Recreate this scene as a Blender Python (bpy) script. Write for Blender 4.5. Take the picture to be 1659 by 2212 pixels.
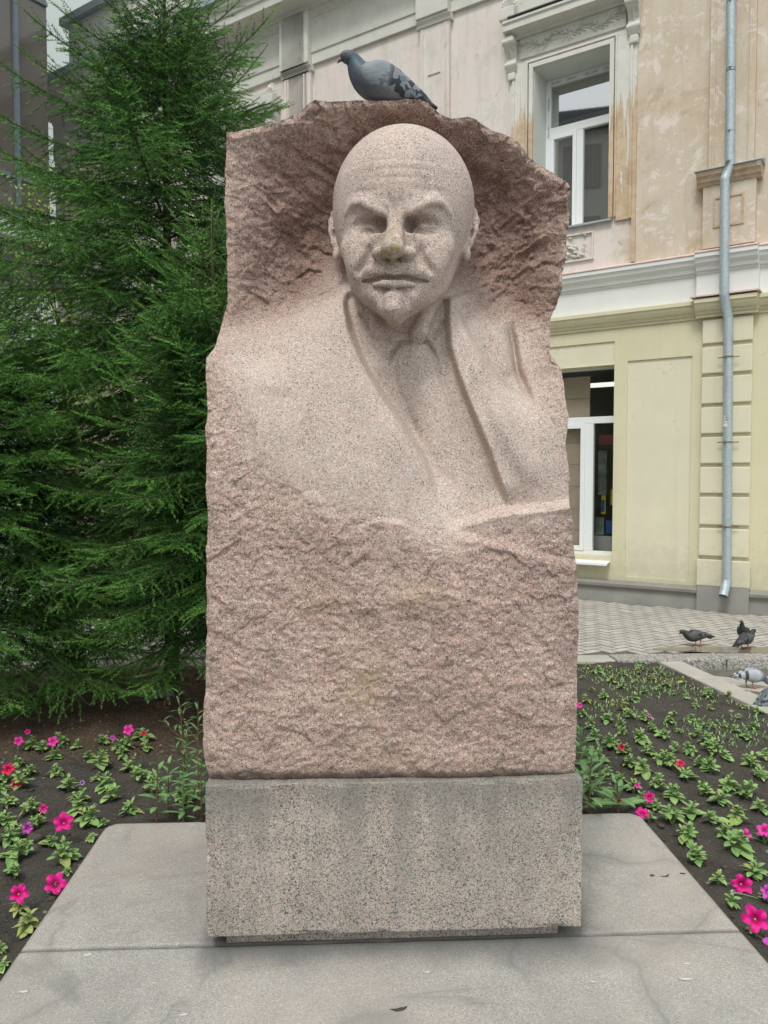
import bpy, bmesh, math, random
import numpy as np
from mathutils import Vector, Matrix, Euler
R = math.radians
random.seed(7); np.random.seed(7)
scene = bpy.context.scene
for o in list(bpy.data.objects): bpy.data.objects.remove(o, do_unlink=True)
C = scene.collection

# ---------------------------------------------------------------- camera, sky, sun, exposure
CAM = np.array([0.0, 0.0, 1.66]); FPX = 1700.0
cam_data = bpy.data.cameras.new('camera'); cam = bpy.data.objects.new('camera', cam_data); C.objects.link(cam)
cam.location = CAM.tolist(); cam.rotation_euler = (R(90-2.5), 0, R(-2.76))
cam_data.sensor_width = 36; cam_data.lens = FPX/2212*36; cam_data.clip_start = 0.05; cam_data.clip_end = 2000
scene.camera = cam
world = bpy.data.worlds.new("World"); scene.world = world; world.use_nodes = True
wn = world.node_tree; wn.nodes.clear()
w_out = wn.nodes.new('ShaderNodeOutputWorld'); w_bg = wn.nodes.new('ShaderNodeBackground')
w_sky = wn.nodes.new('ShaderNodeTexSky'); w_sky.sky_type = 'NISHITA'; w_sky.sun_disc = False
SUN_EL, SUN_AZ = R(58), R(205)          # high, behind the camera and a little to its left
w_sky.sun_elevation = SUN_EL; w_sky.sun_rotation = SUN_AZ; w_sky.air_density = 1.6; w_sky.dust_density = 4.0
w_hs = wn.nodes.new('ShaderNodeHueSaturation'); w_hs.inputs['Saturation'].default_value = 0.12
w_mix = wn.nodes.new('ShaderNodeMixRGB'); w_mix.inputs[0].default_value = 0.72     # thick even cloud over the clear-sky light
w_mix.inputs[2].default_value = (8.6, 9.3, 9.5, 1)
w_bg.inputs[1].default_value = 0.125
wn.links.new(w_sky.outputs[0], w_hs.inputs['Color']); wn.links.new(w_hs.outputs[0], w_mix.inputs[1])
wn.links.new(w_mix.outputs[0], w_bg.inputs[0]); wn.links.new(w_bg.outputs[0], w_out.inputs[0])
sun_d = bpy.data.lights.new('sun', 'SUN'); sun_d.energy = 1.5; sun_d.angle = R(14); sun_d.color = (1.0, 0.97, 0.92)
sun = bpy.data.objects.new('sun', sun_d); C.objects.link(sun)
sd = Vector((math.sin(SUN_AZ)*math.cos(SUN_EL), math.cos(SUN_AZ)*math.cos(SUN_EL), math.sin(SUN_EL)))
sun.rotation_euler = sd.to_track_quat('Z', 'Y').to_euler()
scene.view_settings.view_transform = 'Standard'; scene.view_settings.look = 'None'
scene.view_settings.gamma = 1.0; scene.view_settings.exposure = 0.32; scene.view_settings.use_curve_mapping = False

# ---------------------------------------------------------------- geometry of the view: rays through points of the photograph (1659 x 2212 grid)
CR = np.array(cam.rotation_euler.to_matrix())
def rays(px, py):
    px = np.asarray(px, float); py = np.asarray(py, float)
    v = np.stack([(px-829.5)/FPX, -(py-1106)/FPX, -np.ones_like(px)], -1)
    return v @ CR.T
def at_y(px, py, y):                       # on the upright plane at distance y
    r = rays(px, py); return CAM + r*((np.asarray(y, float)-CAM[1])/r[..., 1])[..., None]
def at_z(px, py, z=0.0):                   # on a level plane
    r = rays(px, py); return CAM + r*((z-CAM[2])/r[..., 2])[..., None]

# ---------------------------------------------------------------- helpers
def tag(o, label=None, cat=None, group=None, kind=None):
    if label: o['label'] = label
    if cat: o['category'] = cat
    if group: o['group'] = group
    if kind: o['kind'] = kind
    return o
def empty(name, loc=(0, 0, 0), rz=0.0, label=None, cat=None, group=None):
    o = bpy.data.objects.new(name, None); C.objects.link(o); o.empty_display_size = 0.1
    o.location = [float(v) for v in loc]; o.rotation_euler = (0, 0, rz)
    return tag(o, label, cat, group)
def link_mesh(name, me, mat=None, parent=None, loc=(0, 0, 0)):
    o = bpy.data.objects.new(name, me); C.objects.link(o)
    if mat is not None and len(me.materials) == 0: me.materials.append(mat)
    o.location = [float(v) for v in loc]
    if parent is not None: o.parent = parent
    return o
def np_mesh(name, verts, faces, smooth=True):
    me = bpy.data.meshes.new(name)
    verts = np.ascontiguousarray(verts, np.float32); faces = np.ascontiguousarray(faces, np.int32)
    n, k = faces.shape
    me.vertices.add(len(verts)); me.vertices.foreach_set('co', verts.ravel())
    me.loops.add(n*k); me.loops.foreach_set('vertex_index', faces.ravel())
    me.polygons.add(n); me.polygons.foreach_set('loop_start', np.arange(0, n*k, k, dtype=np.int32))
    try: me.polygons.foreach_set('loop_total', np.full(n, k, np.int32))
    except Exception: pass
    me.polygons.foreach_set('use_smooth', np.full(n, smooth, bool))
    me.update(calc_edges=True); me.validate()
    return me
def py_mesh(name, verts, faces, smooth=False):
    me = bpy.data.meshes.new(name); me.from_pydata([tuple(map(float, v)) for v in verts], [], [tuple(map(int, f)) for f in faces])
    me.polygons.foreach_set('use_smooth', [smooth]*len(me.polygons)); me.update(); return me
def attr(me, name, vals):
    a = me.attributes.new(name, 'FLOAT', 'POINT'); a.data.foreach_set('value', np.ascontiguousarray(vals, np.float32).ravel())
def grid_faces(nr, nc, wrap=False):
    i = np.arange(nr-1)[:, None]; j = np.arange(nc if wrap else nc-1)[None, :]
    j2 = (j+1) % nc
    return np.stack([(i*nc+j)+0*j2, i*nc+j2, (i+1)*nc+j2, (i+1)*nc+j], -1).reshape(-1, 4)

def _h3(ix, iy, iz, seed):
    h = (ix*374761393 + iy*668265263 + iz*2147483647 + seed*974711).astype(np.int64) & 0xffffffff
    h = ((h ^ (h >> 13))*1274126177) & 0xffffffff
    h = ((h ^ (h >> 16))*2246822519) & 0xffffffff
    return ((h ^ (h >> 15)) & 0xffffff)/float(0xffffff)
def vnoise(x, y, z=0.0, seed=0):           # value noise -1..1
    x, y, z = np.broadcast_arrays(np.asarray(x, float), np.asarray(y, float), np.asarray(z, float))
    ix = np.floor(x).astype(np.int64); iy = np.floor(y).astype(np.int64); iz = np.floor(z).astype(np.int64)
    fx, fy, fz = x-ix, y-iy, z-iz
    fx = fx*fx*fx*(fx*(fx*6-15)+10); fy = fy*fy*fy*(fy*(fy*6-15)+10); fz = fz*fz*fz*(fz*(fz*6-15)+10)
    def L(a, b, t): return a+(b-a)*t
    r = L(L(L(_h3(ix, iy, iz, seed), _h3(ix+1, iy, iz, seed), fx), L(_h3(ix, iy+1, iz, seed), _h3(ix+1, iy+1, iz, seed), fx), fy),
          L(L(_h3(ix, iy, iz+1, seed), _h3(ix+1, iy, iz+1, seed), fx), L(_h3(ix, iy+1, iz+1, seed), _h3(ix+1, iy+1, iz+1, seed), fx), fy), fz)
    return r*2-1
def fbm(x, y, z=0.0, octv=5, seed=0, gain=0.5, ridged=False):
    s = 0; a = 1.0; t = 0; f = 1.0
    for k in range(octv):
        n = vnoise(np.asarray(x)*f+17.3*k, np.asarray(y)*f-9.1*k, np.asarray(z)*f+5.7*k, seed+k)
        if ridged: n = 1-2*np.abs(n)
        s = s+a*n; t += a; a *= gain; f *= 2.03
    return s/t
def facet(x, y, cell, seed=0, tilt=1.0):   # broken-stone facets: jittered cells, each its own tilted plane
    gx, gy = x/cell, y/cell; ix = np.floor(gx).astype(np.int64); iy = np.floor(gy).astype(np.int64)
    best = np.full(gx.shape, 1e9); out = np.zeros(gx.shape)
    for dx in (-1, 0, 1):
        for dy in (-1, 0, 1):
            cx = ix+dx; cy = iy+dy
            jx = cx+_h3(cx, cy, cx*0, seed); jy = cy+_h3(cx, cy, cx*0+1, seed)
            d = (gx-jx)**2+(gy-jy)**2
            h = (_h3(cx, cy, cx*0+2, seed)-.5) + tilt*((gx-jx)*(_h3(cx, cy, cx*0+3, seed)-.5)+(gy-jy)*(_h3(cx, cy, cx*0+4, seed)-.5))*2
            m = d < best; best = np.where(m, d, best); out = np.where(m, h, out)
    return out
def smooth01(a, b, x):
    t = np.clip((x-a)/(b-a), 0, 1); return t*t*(3-2*t)
def interp_curve(pts, t):                  # point along a polyline at 0..1 of its length
    p = np.array(pts, float); d = np.r_[0, np.cumsum(np.hypot(*np.diff(p, axis=0).T))]; d /= d[-1]
    return np.stack([np.interp(t, d, p[:, k]) for k in range(p.shape[1])], -1)
def poly_sd(x, y, pts):                    # distance to a polyline (side-signed) and 0..1 along it
    p = np.array(pts, float); best = np.full(np.shape(x), 1e9); sg = np.zeros(np.shape(x)); al = np.zeros(np.shape(x))
    seg = np.hypot(*np.diff(p, axis=0).T); cum = np.r_[0, np.cumsum(seg)]
    for k in range(len(p)-1):
        ax, ay = p[k]; bx, by = p[k+1]; ux, uy = (bx-ax)/seg[k], (by-ay)/seg[k]
        t = np.clip((x-ax)*ux+(y-ay)*uy, 0, seg[k]); dx = x-(ax+ux*t); dy = y-(ay+uy*t)
        d = np.hypot(dx, dy); s = np.sign(ux*(y-ay)-uy*(x-ax)); m = d < best
        best = np.where(m, d, best); sg = np.where(m, s, sg); al = np.where(m, (cum[k]+t)/cum[-1], al)
    return best*sg, al
def inside(x, y, pts):
    p = np.array(pts, float); c = np.zeros(np.shape(x), bool); j = len(p)-1
    for i in range(len(p)):
        xi, yi = p[i]; xj, yj = p[j]
        c ^= ((yi > y) != (yj > y)) & (x < (xj-xi)*(y-yi)/((yj-yi) if yj != yi else 1e-9)+xi); j = i
    return c

class MB:                                  # collects shapes, links them as one mesh
    def __init__(s): s.v = []; s.f = []
    def add(s, verts, faces):
        n = len(s.v); s.v += [tuple(map(float, q)) for q in verts]; s.f += [tuple(int(i)+n for i in q) for q in faces]
    def box(s, x0, y0, z0, x1, y1, z1, M=None):
        v = [(x, y, z) for z in (z0, z1) for y in (y0, y1) for x in (x0, x1)]
        if M is not None: v = [tuple(M @ Vector(q)) for q in v]
        s.add(v, [(0, 2, 3, 1), (4, 5, 7, 6), (0, 1, 5, 4), (2, 6, 7, 3), (0, 4, 6, 2), (1, 3, 7, 5)])
    def bevbox(s, x0, y0, z0, x1, y1, z1, b=0.01):
        bm = bmesh.new(); bmesh.ops.create_cube(bm, size=1.0)
        for q in bm.verts: q.co = Vector((x0+(q.co.x+.5)*(x1-x0), y0+(q.co.y+.5)*(y1-y0), z0+(q.co.z+.5)*(z1-z0)))
        bmesh.ops.bevel(bm, geom=bm.edges[:], offset=b, segments=2, affect='EDGES', profile=0.6)
        bm.verts.index_update(); s.add([q.co[:] for q in bm.verts], [[q.index for q in f.verts] for f in bm.faces]); bm.free()
    def tube(s, pts, rads, n=10, caps=True):
        pts = [Vector(p) for p in pts]
        if not hasattr(rads, '__len__'): rads = [rads]*len(pts)
        rings = []; u = None
        for i, p in enumerate(pts):
            t = (pts[min(i+1, len(pts)-1)]-pts[max(i-1, 0)]).normalized()
            if u is None: u = t.orthogonal().normalized()
            u = (u-t*u.dot(t)); u = u.normalized() if u.length > 1e-6 else t.orthogonal().normalized()
            w = t.cross(u); rings.append([p+(u*math.cos(a)+w*math.sin(a))*rads[i] for a in [2*math.pi*k/n for k in range(n)]])
        v = [q for r_ in rings for q in r_]; f = []
        for i in range(len(pts)-1):
            for k in range(n): f.append((i*n+k, i*n+(k+1) % n, (i+1)*n+(k+1) % n, (i+1)*n+k))
        if caps: f.append(tuple(range(n-1, -1, -1))); f.append(tuple((len(pts)-1)*n+k for k in range(n)))
        s.add(v, f)
    def build(s, name, mat, parent=None, smooth=False, loc=(0, 0, 0)):
        return link_mesh(name, py_mesh(name, s.v, s.f, smooth), mat, parent, loc)
# ---------------------------------------------------------------- materials
class NT:
    def __init__(s, name, rough=0.8, spec=0.3):
        s.m = bpy.data.materials.new(name); s.m.use_nodes = True; s.t = s.m.node_tree; s.t.nodes.clear()
        s.out = s.t.nodes.new('ShaderNodeOutputMaterial'); s.b = s.t.nodes.new('ShaderNodeBsdfPrincipled')
        s.t.links.new(s.b.outputs[0], s.out.inputs[0]); s.b.inputs['Roughness'].default_value = rough
        s.b.inputs['Specular IOR Level'].default_value = spec
        s.tc = s.t.nodes.new('ShaderNodeTexCoord'); s.co = s.tc.outputs['Object']
    def set(s, sock, v):
        if isinstance(v, bpy.types.NodeSocket): s.t.links.new(v, sock)
        elif v is not None:
            if sock.type == 'RGBA' and len(v) == 3: v = (*v, 1)
            sock.default_value = v
    def scale(s, sx, sy, sz, co=None, rot=(0, 0, 0)):
        n = s.t.nodes.new('ShaderNodeMapping'); s.set(n.inputs[0], co or s.co); n.inputs['Scale'].default_value = (sx, sy, sz); n.inputs['Rotation'].default_value = rot; return n.outputs[0]
    def noise(s, sc, det=4, rough=0.55, dist=0.0, co=None, out=0):
        n = s.t.nodes.new('ShaderNodeTexNoise'); s.set(n.inputs['Vector'], co or s.co)
        n.inputs['Scale'].default_value = sc; n.inputs['Detail'].default_value = det; n.inputs['Roughness'].default_value = rough; n.inputs['Distortion'].default_value = dist
        return n.outputs[out]
    def voro(s, sc, co=None, out='Color', feature='F1', rnd=1.0):
        n = s.t.nodes.new('ShaderNodeTexVoronoi'); s.set(n.inputs['Vector'], co or s.co); n.feature = feature
        n.inputs['Scale'].default_value = sc; n.inputs['Randomness'].default_value = rnd; return n.outputs[out]
    def ramp(s, f, stops, const=False):
        n = s.t.nodes.new('ShaderNodeValToRGB'); s.set(n.inputs[0], f); e = n.color_ramp.elements
        if const: n.color_ramp.interpolation = 'CONSTANT'
        while len(e) < len(stops): e.new(0.5)
        for k, (p, c) in enumerate(stops):
            e[k].position = p; e[k].color = (c, c, c, 1) if not hasattr(c, '__len__') else (*c, 1)
        return n.outputs[0]
    def mix(s, f, a, b, mode='MIX'):
        n = s.t.nodes.new('ShaderNodeMixRGB'); n.blend_type = mode; s.set(n.inputs[0], f)
        s.set(n.inputs[1], a); s.set(n.inputs[2], b); return n.outputs[0]
    def math(s, op, a, b=None, c=None):
        n = s.t.nodes.new('ShaderNodeMath'); n.operation = op; s.set(n.inputs[0], a)
        if b is not None: s.set(n.inputs[1], b)
        if c is not None: s.set(n.inputs[2], c)
        return n.outputs[0]
    def sep(s, co=None):
        n = s.t.nodes.new('ShaderNodeSeparateXYZ'); s.set(n.inputs[0], co or s.co); return n.outputs
    def chan(s, col, k=0):
        n = s.t.nodes.new('ShaderNodeSeparateColor'); s.set(n.inputs[0], col); return n.outputs[k]
    def attr(s, name, fac=True):
        n = s.t.nodes.new('ShaderNodeAttribute'); n.attribute_name = name; return n.outputs['Fac' if fac else 'Color']
    def objrnd(s): return s.t.nodes.new('ShaderNodeObjectInfo').outputs['Random']
    def warp(s, sc, amt, co=None, det=3):
        co = co or s.co; n = s.noise(sc, det, co=co, out=1)
        a = s.t.nodes.new('ShaderNodeVectorMath'); a.operation = 'SUBTRACT'; s.set(a.inputs[0], n); a.inputs[1].default_value = (.5, .5, .5)
        b = s.t.nodes.new('ShaderNodeVectorMath'); b.operation = 'SCALE'; s.set(b.inputs[0], a.outputs[0]); b.inputs['Scale'].default_value = amt
        d = s.t.nodes.new('ShaderNodeVectorMath'); d.operation = 'ADD'; s.set(d.inputs[0], co); s.set(d.inputs[1], b.outputs[0]); return d.outputs[0]
    def bump(s, h, strength=0.5, dist=0.01, prev=None):
        n = s.t.nodes.new('ShaderNodeBump'); s.set(n.inputs['Height'], h); n.inputs['Strength'].default_value = strength; n.inputs['Distance'].default_value = dist
        if prev is not None: s.set(n.inputs['Normal'], prev)
        s.t.links.new(n.outputs[0], s.b.inputs['Normal']); return n.outputs[0]
    def col(s, c): s.set(s.b.inputs['Base Color'], c); return s
M = {}
def simple(name, c, rough=0.7, spec=0.3, var=0.12, sc=6.0, metal=0.0, bump=0.0, bsc=60):
    t = NT(name, rough, spec); n = t.noise(sc, 5)
    f = t.ramp(n, [(.3, 1-var), (.7, 1+var*0.6)])
    t.col(t.mix(1.0, tuple(c), f, 'MULTIPLY')); t.b.inputs['Metallic'].default_value = metal
    if bump: t.bump(t.noise(bsc, 4), bump, 0.004)
    M[name] = t.m; return t

def granite(name, sc, pal, pal2, mixattr=None, bump=0.35, stain=None):
    """speckled stone: voronoi grains in two palettes blended by an attribute (0 tooled, 1 broken)"""
    t = NT(name, 0.75, 0.25)
    w = t.warp(sc*0.8, 0.9/sc)
    g = t.voro(sc, w); r = t.chan(g, 0)
    big = t.noise(9, 4, co=t.co)
    rr = t.math('ADD', r, t.math('MULTIPLY', t.math('SUBTRACT', big, .5), .35))
    c1 = t.ramp(rr, pal, True); c2 = t.ramp(rr, pal2, True)
    fine = t.voro(sc*2.1, w); c3 = t.ramp(t.chan(fine, 1), [(0, .62), (.12, .85), (.35, 1.0), (.8, 1.15)], True)
    a = t.attr(mixattr) if mixattr else 0.0
    c = t.mix(a, c1, c2)
    c = t.mix(1.0, c, c3, 'MULTIPLY')
    c = t.mix(1.0, c, t.ramp(t.noise(2.2, 5, co=t.co), [(.3, .86), (.7, 1.1)]), 'MULTIPLY')
    t.color = c; t.grain = r; t.fine = fine; t.w = w
    M[name] = t.m
    return t
PINK = (.48, .295, .24); PALE = (.56, .475, .41); GREY = (.36, .335, .31); BLK = (.13, .12, .115); WHITE = (.72, .66, .60)
# the carved stone: attribute 'rough' 0 = fine tooled, 1 = broken face, 'moss' = yellow-green film, 'wet' = dark grime, on the head shade painted in one eye corner
t = granite('pink_granite', 340,
            [(0, (.14, .13, .12)), (.045, GREY), (.14, PALE), (.42, (.55, .385, .32)), (.66, (.61, .49, .42)), (.86, WHITE)],
            [(0, (.11, .10, .095)), (.075, (.27, .225, .205)), (.18, (.50, .40, .345)), (.40, PINK), (.68, (.56, .39, .32)), (.84, (.64, .54, .47)), (.96, (.74, .67, .61))], 'rough')
t.color = t.mix(t.math('MULTIPLY', t.attr('recess_shade'), t.ramp(t.noise(12, 6, .7), [(.3, .55), (.65, 1)])), t.color, t.mix(1.0, t.color, (.50, .425, .39), 'MULTIPLY'))  # shade of the recessed field painted in, with a browner stone tone
c = t.mix(t.math('MULTIPLY', t.attr('moss'), t.ramp(t.noise(45, 5), [(.38, 0), (.6, 1)])), t.color, (.27, .21, .055))
c = t.mix(t.math('MULTIPLY', t.attr('wet'), t.ramp(t.noise(14, 5), [(.25, .35), (.6, 1)])), c, (.085, .075, .065))
t.col(c)
hb = t.mix(.5, t.noise(150, 4), t.chan(t.fine, 2))
t.bump(hb, .55, .0035)
# base block: coarser grey grains
t = granite('grey_granite', 300,
            [(0, (.085, .088, .088)), (.13, (.20, .20, .19)), (.25, (.36, .325, .28)), (.5, (.43, .385, .325)), (.70, (.46, .325, .26)), (.86, (.53, .485, .43))],
            [(0, (.07, .075, .08)), (.5, (.5, .47, .4))], None)
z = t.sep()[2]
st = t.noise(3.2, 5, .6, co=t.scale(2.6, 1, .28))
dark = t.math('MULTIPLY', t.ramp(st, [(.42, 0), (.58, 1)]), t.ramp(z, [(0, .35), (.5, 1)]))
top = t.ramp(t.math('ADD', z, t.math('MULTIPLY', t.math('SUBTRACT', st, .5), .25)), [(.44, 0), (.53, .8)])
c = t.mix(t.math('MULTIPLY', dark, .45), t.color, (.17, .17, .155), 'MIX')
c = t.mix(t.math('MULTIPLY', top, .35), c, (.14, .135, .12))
t.col(c); t.bump(t.chan(t.fine, 2), .2, .002)
# slab granite: finer, weathered, with water stains
t = granite('slab_granite', 320,
            [(0, (.24, .235, .225)), (.08, (.34, .33, .305)), (.3, (.355, .34, .31)), (.62, (.43, .41, .375)), (.82, (.42, .36, .315)), (.92, (.54, .515, .475))],
            [(0, (.1, .1, .1)), (.5, (.5, .47, .4))], None)
s1 = t.noise(1.5, 6, .6, .6)
c = t.mix(t.ramp(s1, [(.35, .0), (.62, .26)]), t.color, (.28, .27, .25))
ring = t.noise(1.1, 4, .5, 1.2, co=t.scale(1, 1, 1))
edge = t.ramp(t.math('ABSOLUTE', t.math('SUBTRACT', ring, .52)), [(0.0, .55), (.012, .25), (.03, 0)])
c = t.mix(t.math('MULTIPLY', edge, t.ramp(t.noise(2.5, 2), [(.45, 0), (.6, 1)])), c, (.17, .175, .165))
r2 = t.noise(.9, 3, .5, .9, co=t.warp(1.3, .35)); e2 = t.ramp(t.math('ABSOLUTE', t.math('SUBTRACT', r2, .47)), [(0.0, .75), (.008, .35), (.05, 0)])
c = t.mix(t.math('MULTIPLY', e2, t.ramp(t.noise(1.7, 3), [(.42, 0), (.55, 1)])), c, (.20, .20, .185))
c = t.mix(t.ramp(t.noise(.8, 5, .6), [(.45, 0), (.62, .35)]), c, (.50, .41, .34))
c = t.mix(t.attr('wet'), c, (.075, .08, .075))
t.col(c); t.bump(t.chan(t.fine, 2), .35, .002)
simple('moss_dark', (.12, .11, .08))
simple('droppings', (.52, .51, .48), .8, .2, .1, 40)
# ---------------------------------------------------------------- the monument
BASE_D = 2.62
def bbox_px(px0, px1, D, py=1032): return at_y(px0, py, D)[0], at_y(px1, py, D)[0]
bx0 = at_y(444.5, 1850, BASE_D)[0]; bx1 = at_y(1257.5, 1850, BASE_D)[0]
bz0 = at_y(850, 2014, BASE_D)[2]; bz1 = at_y(850, 1689, BASE_D)[2]
SLAB_Z = 0.06
monument = empty('monument', ((bx0+bx1)/2, BASE_D+.5, SLAB_Z), 0,
                 'pink granite monument, a bald goateed bust carved from rough stone on a grey block', 'monument')
mo = np.array([(bx0+bx1)/2, BASE_D+.5, SLAB_Z])

# --- front surface of the carved stone
TOP = [(490,285),(520,283),(545,278),(600,262),(645,245),(660,229),(668,221),(680,215),(710,219),(740,218),(785,217),(850,218),(880,215),(905,214),(925,222),(945,240),(960,250),(975,256),(990,253),(1010,252),(1030,257),(1045,270),(1060,282),(1085,290),(1105,297),(1122,310),(1140,337),(1165,355),(1185,368),(1210,384),(1228,394),(1233,405)]
LEFT = [(490,285),(488,330),(485,420),(488,480),(491,560),(491,650),(482,690),(473,725),(462,752),(445,772),(443,800),(446,850),(450,890),(444,930),(447,1000),(445,1050),(450,1100),(446,1200),(447,1300),(446,1400),(444,1500),(437,1560),(440,1620),(448,1665),(455,1684)]
RIGHT = [(1233,405),(1228,440),(1230,480),(1224,510),(1222,560),(1213,590),(1216,625),(1202,660),(1190,690),(1188,720),(1186,760),(1214,800),(1220,850),(1228,900),(1222,960),(1229,1030),(1230,1090),(1239,1130),(1238,1170),(1246,1230),(1248,1290),(1251,1340),(1246,1450),(1246,1560),(1244,1640),(1240,1679)]
BOT = [(455,1684),(600,1685),(850,1683),(1100,1681),(1240,1679)]
NU, NV = 320, 600
u = np.linspace(0, 1, NU)[None, :, None]; v = np.linspace(0, 1, NV)[:, None, None]
T_ = interp_curve(TOP, u[0, :, 0])[None]; B_ = interp_curve(BOT, u[0, :, 0])[None]
L_ = interp_curve(LEFT, v[:, 0, 0])[:, None]; R_ = interp_curve(RIGHT, v[:, 0, 0])[:, None]
c00, c10, c01, c11 = [np.array(q, float) for q in (TOP[0], TOP[-1], BOT[0], BOT[-1])]
S = (1-v)*T_+v*B_+(1-u)*L_+u*R_-((1-u)*(1-v)*c00+u*(1-v)*c10+(1-u)*v*c01+u*v*c11)
PX, PY = S[..., 0], S[..., 1]
edge = np.minimum(np.minimum(u[..., 0], 1-u[..., 0])*770, np.minimum(v[..., 0], 1-v[..., 0])*1450)   # distance from the rim
PX = PX+3.0*fbm(PY/22, PX/40, 0, 4, 3)*smooth01(120, 0, edge); PY = PY+2.5*fbm(PX/22, PY/40, 3, 4, 5)*smooth01(100, 0, edge)*smooth01(1684, 1640, PY)
CP = [ # px, py, distance
 (490,285,2.86),(600,262,2.85),(740,218,2.84),(905,214,2.85),(1000,252,2.86),(1120,310,2.84),(1233,405,2.80),
 (560,350,2.93),(640,450,3.00),(560,550,2.99),(650,600,3.03),(490,450,2.90),(490,620,2.89),(700,330,2.95),(870,300,2.99),(1000,330,2.96),
 (870,450,3.05),(1080,450,3.01),(1060,600,3.04),(1150,520,2.97),(1225,520,2.84),(1215,620,2.86),(1160,640,2.95),(1100,680,3.0),(700,520,3.05),
 (1188,720,2.88),(1215,800,2.78),(1225,900,2.71),(1229,1030,2.69),(600,660,2.99),(540,700,2.92),(473,725,2.86),(445,775,2.76),(446,880,2.71),(520,760,2.80),
 (560,740,2.85),(640,705,2.88),(700,680,2.86),(745,650,2.85),(600,800,2.76),(700,780,2.77),(700,900,2.69),(600,950,2.685),(480,950,2.69),(800,850,2.74),
 (800,1000,2.655),(650,1060,2.655),(870,1080,2.645),(700,1200,2.63),(600,1400,2.63),(800,1300,2.605),(820,1480,2.62),(500,1300,2.65),(447,1200,2.67),(447,1500,2.67),
 (1100,1320,2.60),(1245,1300,2.645),(1130,1200,2.62),(1245,1500,2.655),(1000,1500,2.61),(1000,1200,2.62),(455,1684,2.665),(850,1684,2.655),(1240,1680,2.66),(850,1600,2.625),(600,1600,2.635),(1100,1600,2.625),
 (870,760,2.81),(850,690,2.85),(880,850,2.765),(950,950,2.72),(1000,1050,2.69),(1040,1095,2.685),(1000,700,2.84),(1040,800,2.765),(1100,900,2.71),(1160,1000,2.685),(1190,1070,2.68),
 (1080,730,2.90),(1110,800,2.86),(1150,860,2.77),(1165,780,2.84)]
cp = np.array(CP, float); P = cp[:, :2]/400.0
def tps(r): return np.where(r > 1e-9, r*r*np.log(r+1e-12), 0)
A = tps(np.hypot(P[:, None, 0]-P[None, :, 0], P[:, None, 1]-P[None, :, 1]))+np.eye(len(P))*0.004
Q = np.c_[np.ones(len(P)), P]; K = np.block([[A, Q], [Q.T, np.zeros((3, 3))]])
wgt = np.linalg.solve(K, np.r_[cp[:, 2], 0, 0, 0])
def surf(px, py):
    x, y = np.asarray(px)/400.0, np.asarray(py)/400.0; r = wgt[-3]+wgt[-2]*x+wgt[-1]*y
    for k in range(len(P)): r = r+wgt[k]*tps(np.hypot(x-P[k, 0], y-P[k, 1]))
    return r
D = surf(PX, PY)
def crease(poly, raise_left, raise_right, soft, reach, fade=(0, 0)):
    """a carved fold: the two sides step apart at the line and flow back together over 'reach'"""
    global D
    d, al = poly_sd(PX, PY, poly)
    c0, c1 = np.array(poly[0], float), np.array(poly[-1], float); cc = c1-c0; al = np.clip(((PX-c0[0])*cc[0]+(PY-c0[1])*cc[1])/(cc@cc), 0, 1)
    f = smooth01(0, max(fade[0], 1e-3), al)*smooth01(1, 1-max(fade[1], 1e-3), al)
    s = smooth01(-soft, soft, d)
    h = raise_left*(1-s)*np.exp(-np.maximum(-d, 0)/reach[0])+raise_right*s*np.exp(-np.maximum(d, 0)/reach[1])
    near = smooth01(reach[0]*3+reach[1]*3, 0, np.abs(d))
    D = D-h*f*near
# polylines run top to bottom; d > 0 is the viewer's LEFT of the line
crease([(743,630),(748,670),(758,715),(778,765),(800,810),(835,865),(870,915),(902,965),(925,1010),(940,1060),(950,1120)], -.050, .058, 9, (48, 90), (.04, .42))
crease([(967,640),(966,690),(970,745),(985,800),(1003,850),(1028,910),(1055,975),(1078,1040),(1097,1098)], .046, -.036, 9, (60, 44), (.02, .12))
crease([(985,648),(1003,700),(1025,745),(1055,790),(1090,830),(1125,856),(1150,868)], -.060, .024, 8, (50, 50), (.15, .2))
crease([(1098,640),(1107,690),(1113,730),(1117,790),(1128,845),(1150,890)], .012, -.004, 8, (60, 22), (.3, .4))
crease([(545,880),(552,930),(548,990),(556,1030)], .014, -.004, 7, (40, 25), (.4, .4))
# ledges of broken stone low on the right (lines run left to right, d > 0 is below)
crease([(960,1150),(1000,1128),(1060,1110),(1120,1100),(1180,1096),(1240,1086)], -.012, .058, 12, (28, 55), (.3, 0))
crease([(960,1150),(1040,1165),(1110,1182),(1180,1203),(1250,1222)], -.008, .020, 13, (26, 60), (.2, 0))
crease([(760,1140),(820,1122),(870,1128),(930,1160)], -.006, .016, 6, (20, 40), (.3, .4))
crease([(560,1330),(700,1285),(820,1290),(930,1268),(1060,1300),(1200,1290)], -.002, .005, 9, (20, 50), (.3, .3))
# rounded rolls of the coat edges and the cleft behind the shoulder
def roll(poly, w, h, f0=.1, f1=.2):
    global D
    d, al = poly_sd(PX, PY, poly); D = D-h*np.exp(-(d/w)**2)*smooth01(0, f0, al)*smooth01(1, 1-f1, al)
roll([(722,650),(722,700),(728,750),(750,810),(790,870),(830,930),(868,985),(895,1040)], 36, .010)
roll([(1000,690),(1030,770),(1060,850),(1095,930),(1130,1000),(1160,1060)], 24, .028)
roll([(1096,690),(1108,740),(1118,800),(1138,850),(1152,880)], 8, -.040, .2, .2)
roll([(1070,700),(1085,760),(1100,820)], 16, .015)
roll([(812,790),(850,870),(900,950),(950,1030),(1000,1080)], 22, -.014)
roll([(640,720),(600,790),(590,860)], 45, .012)
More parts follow.
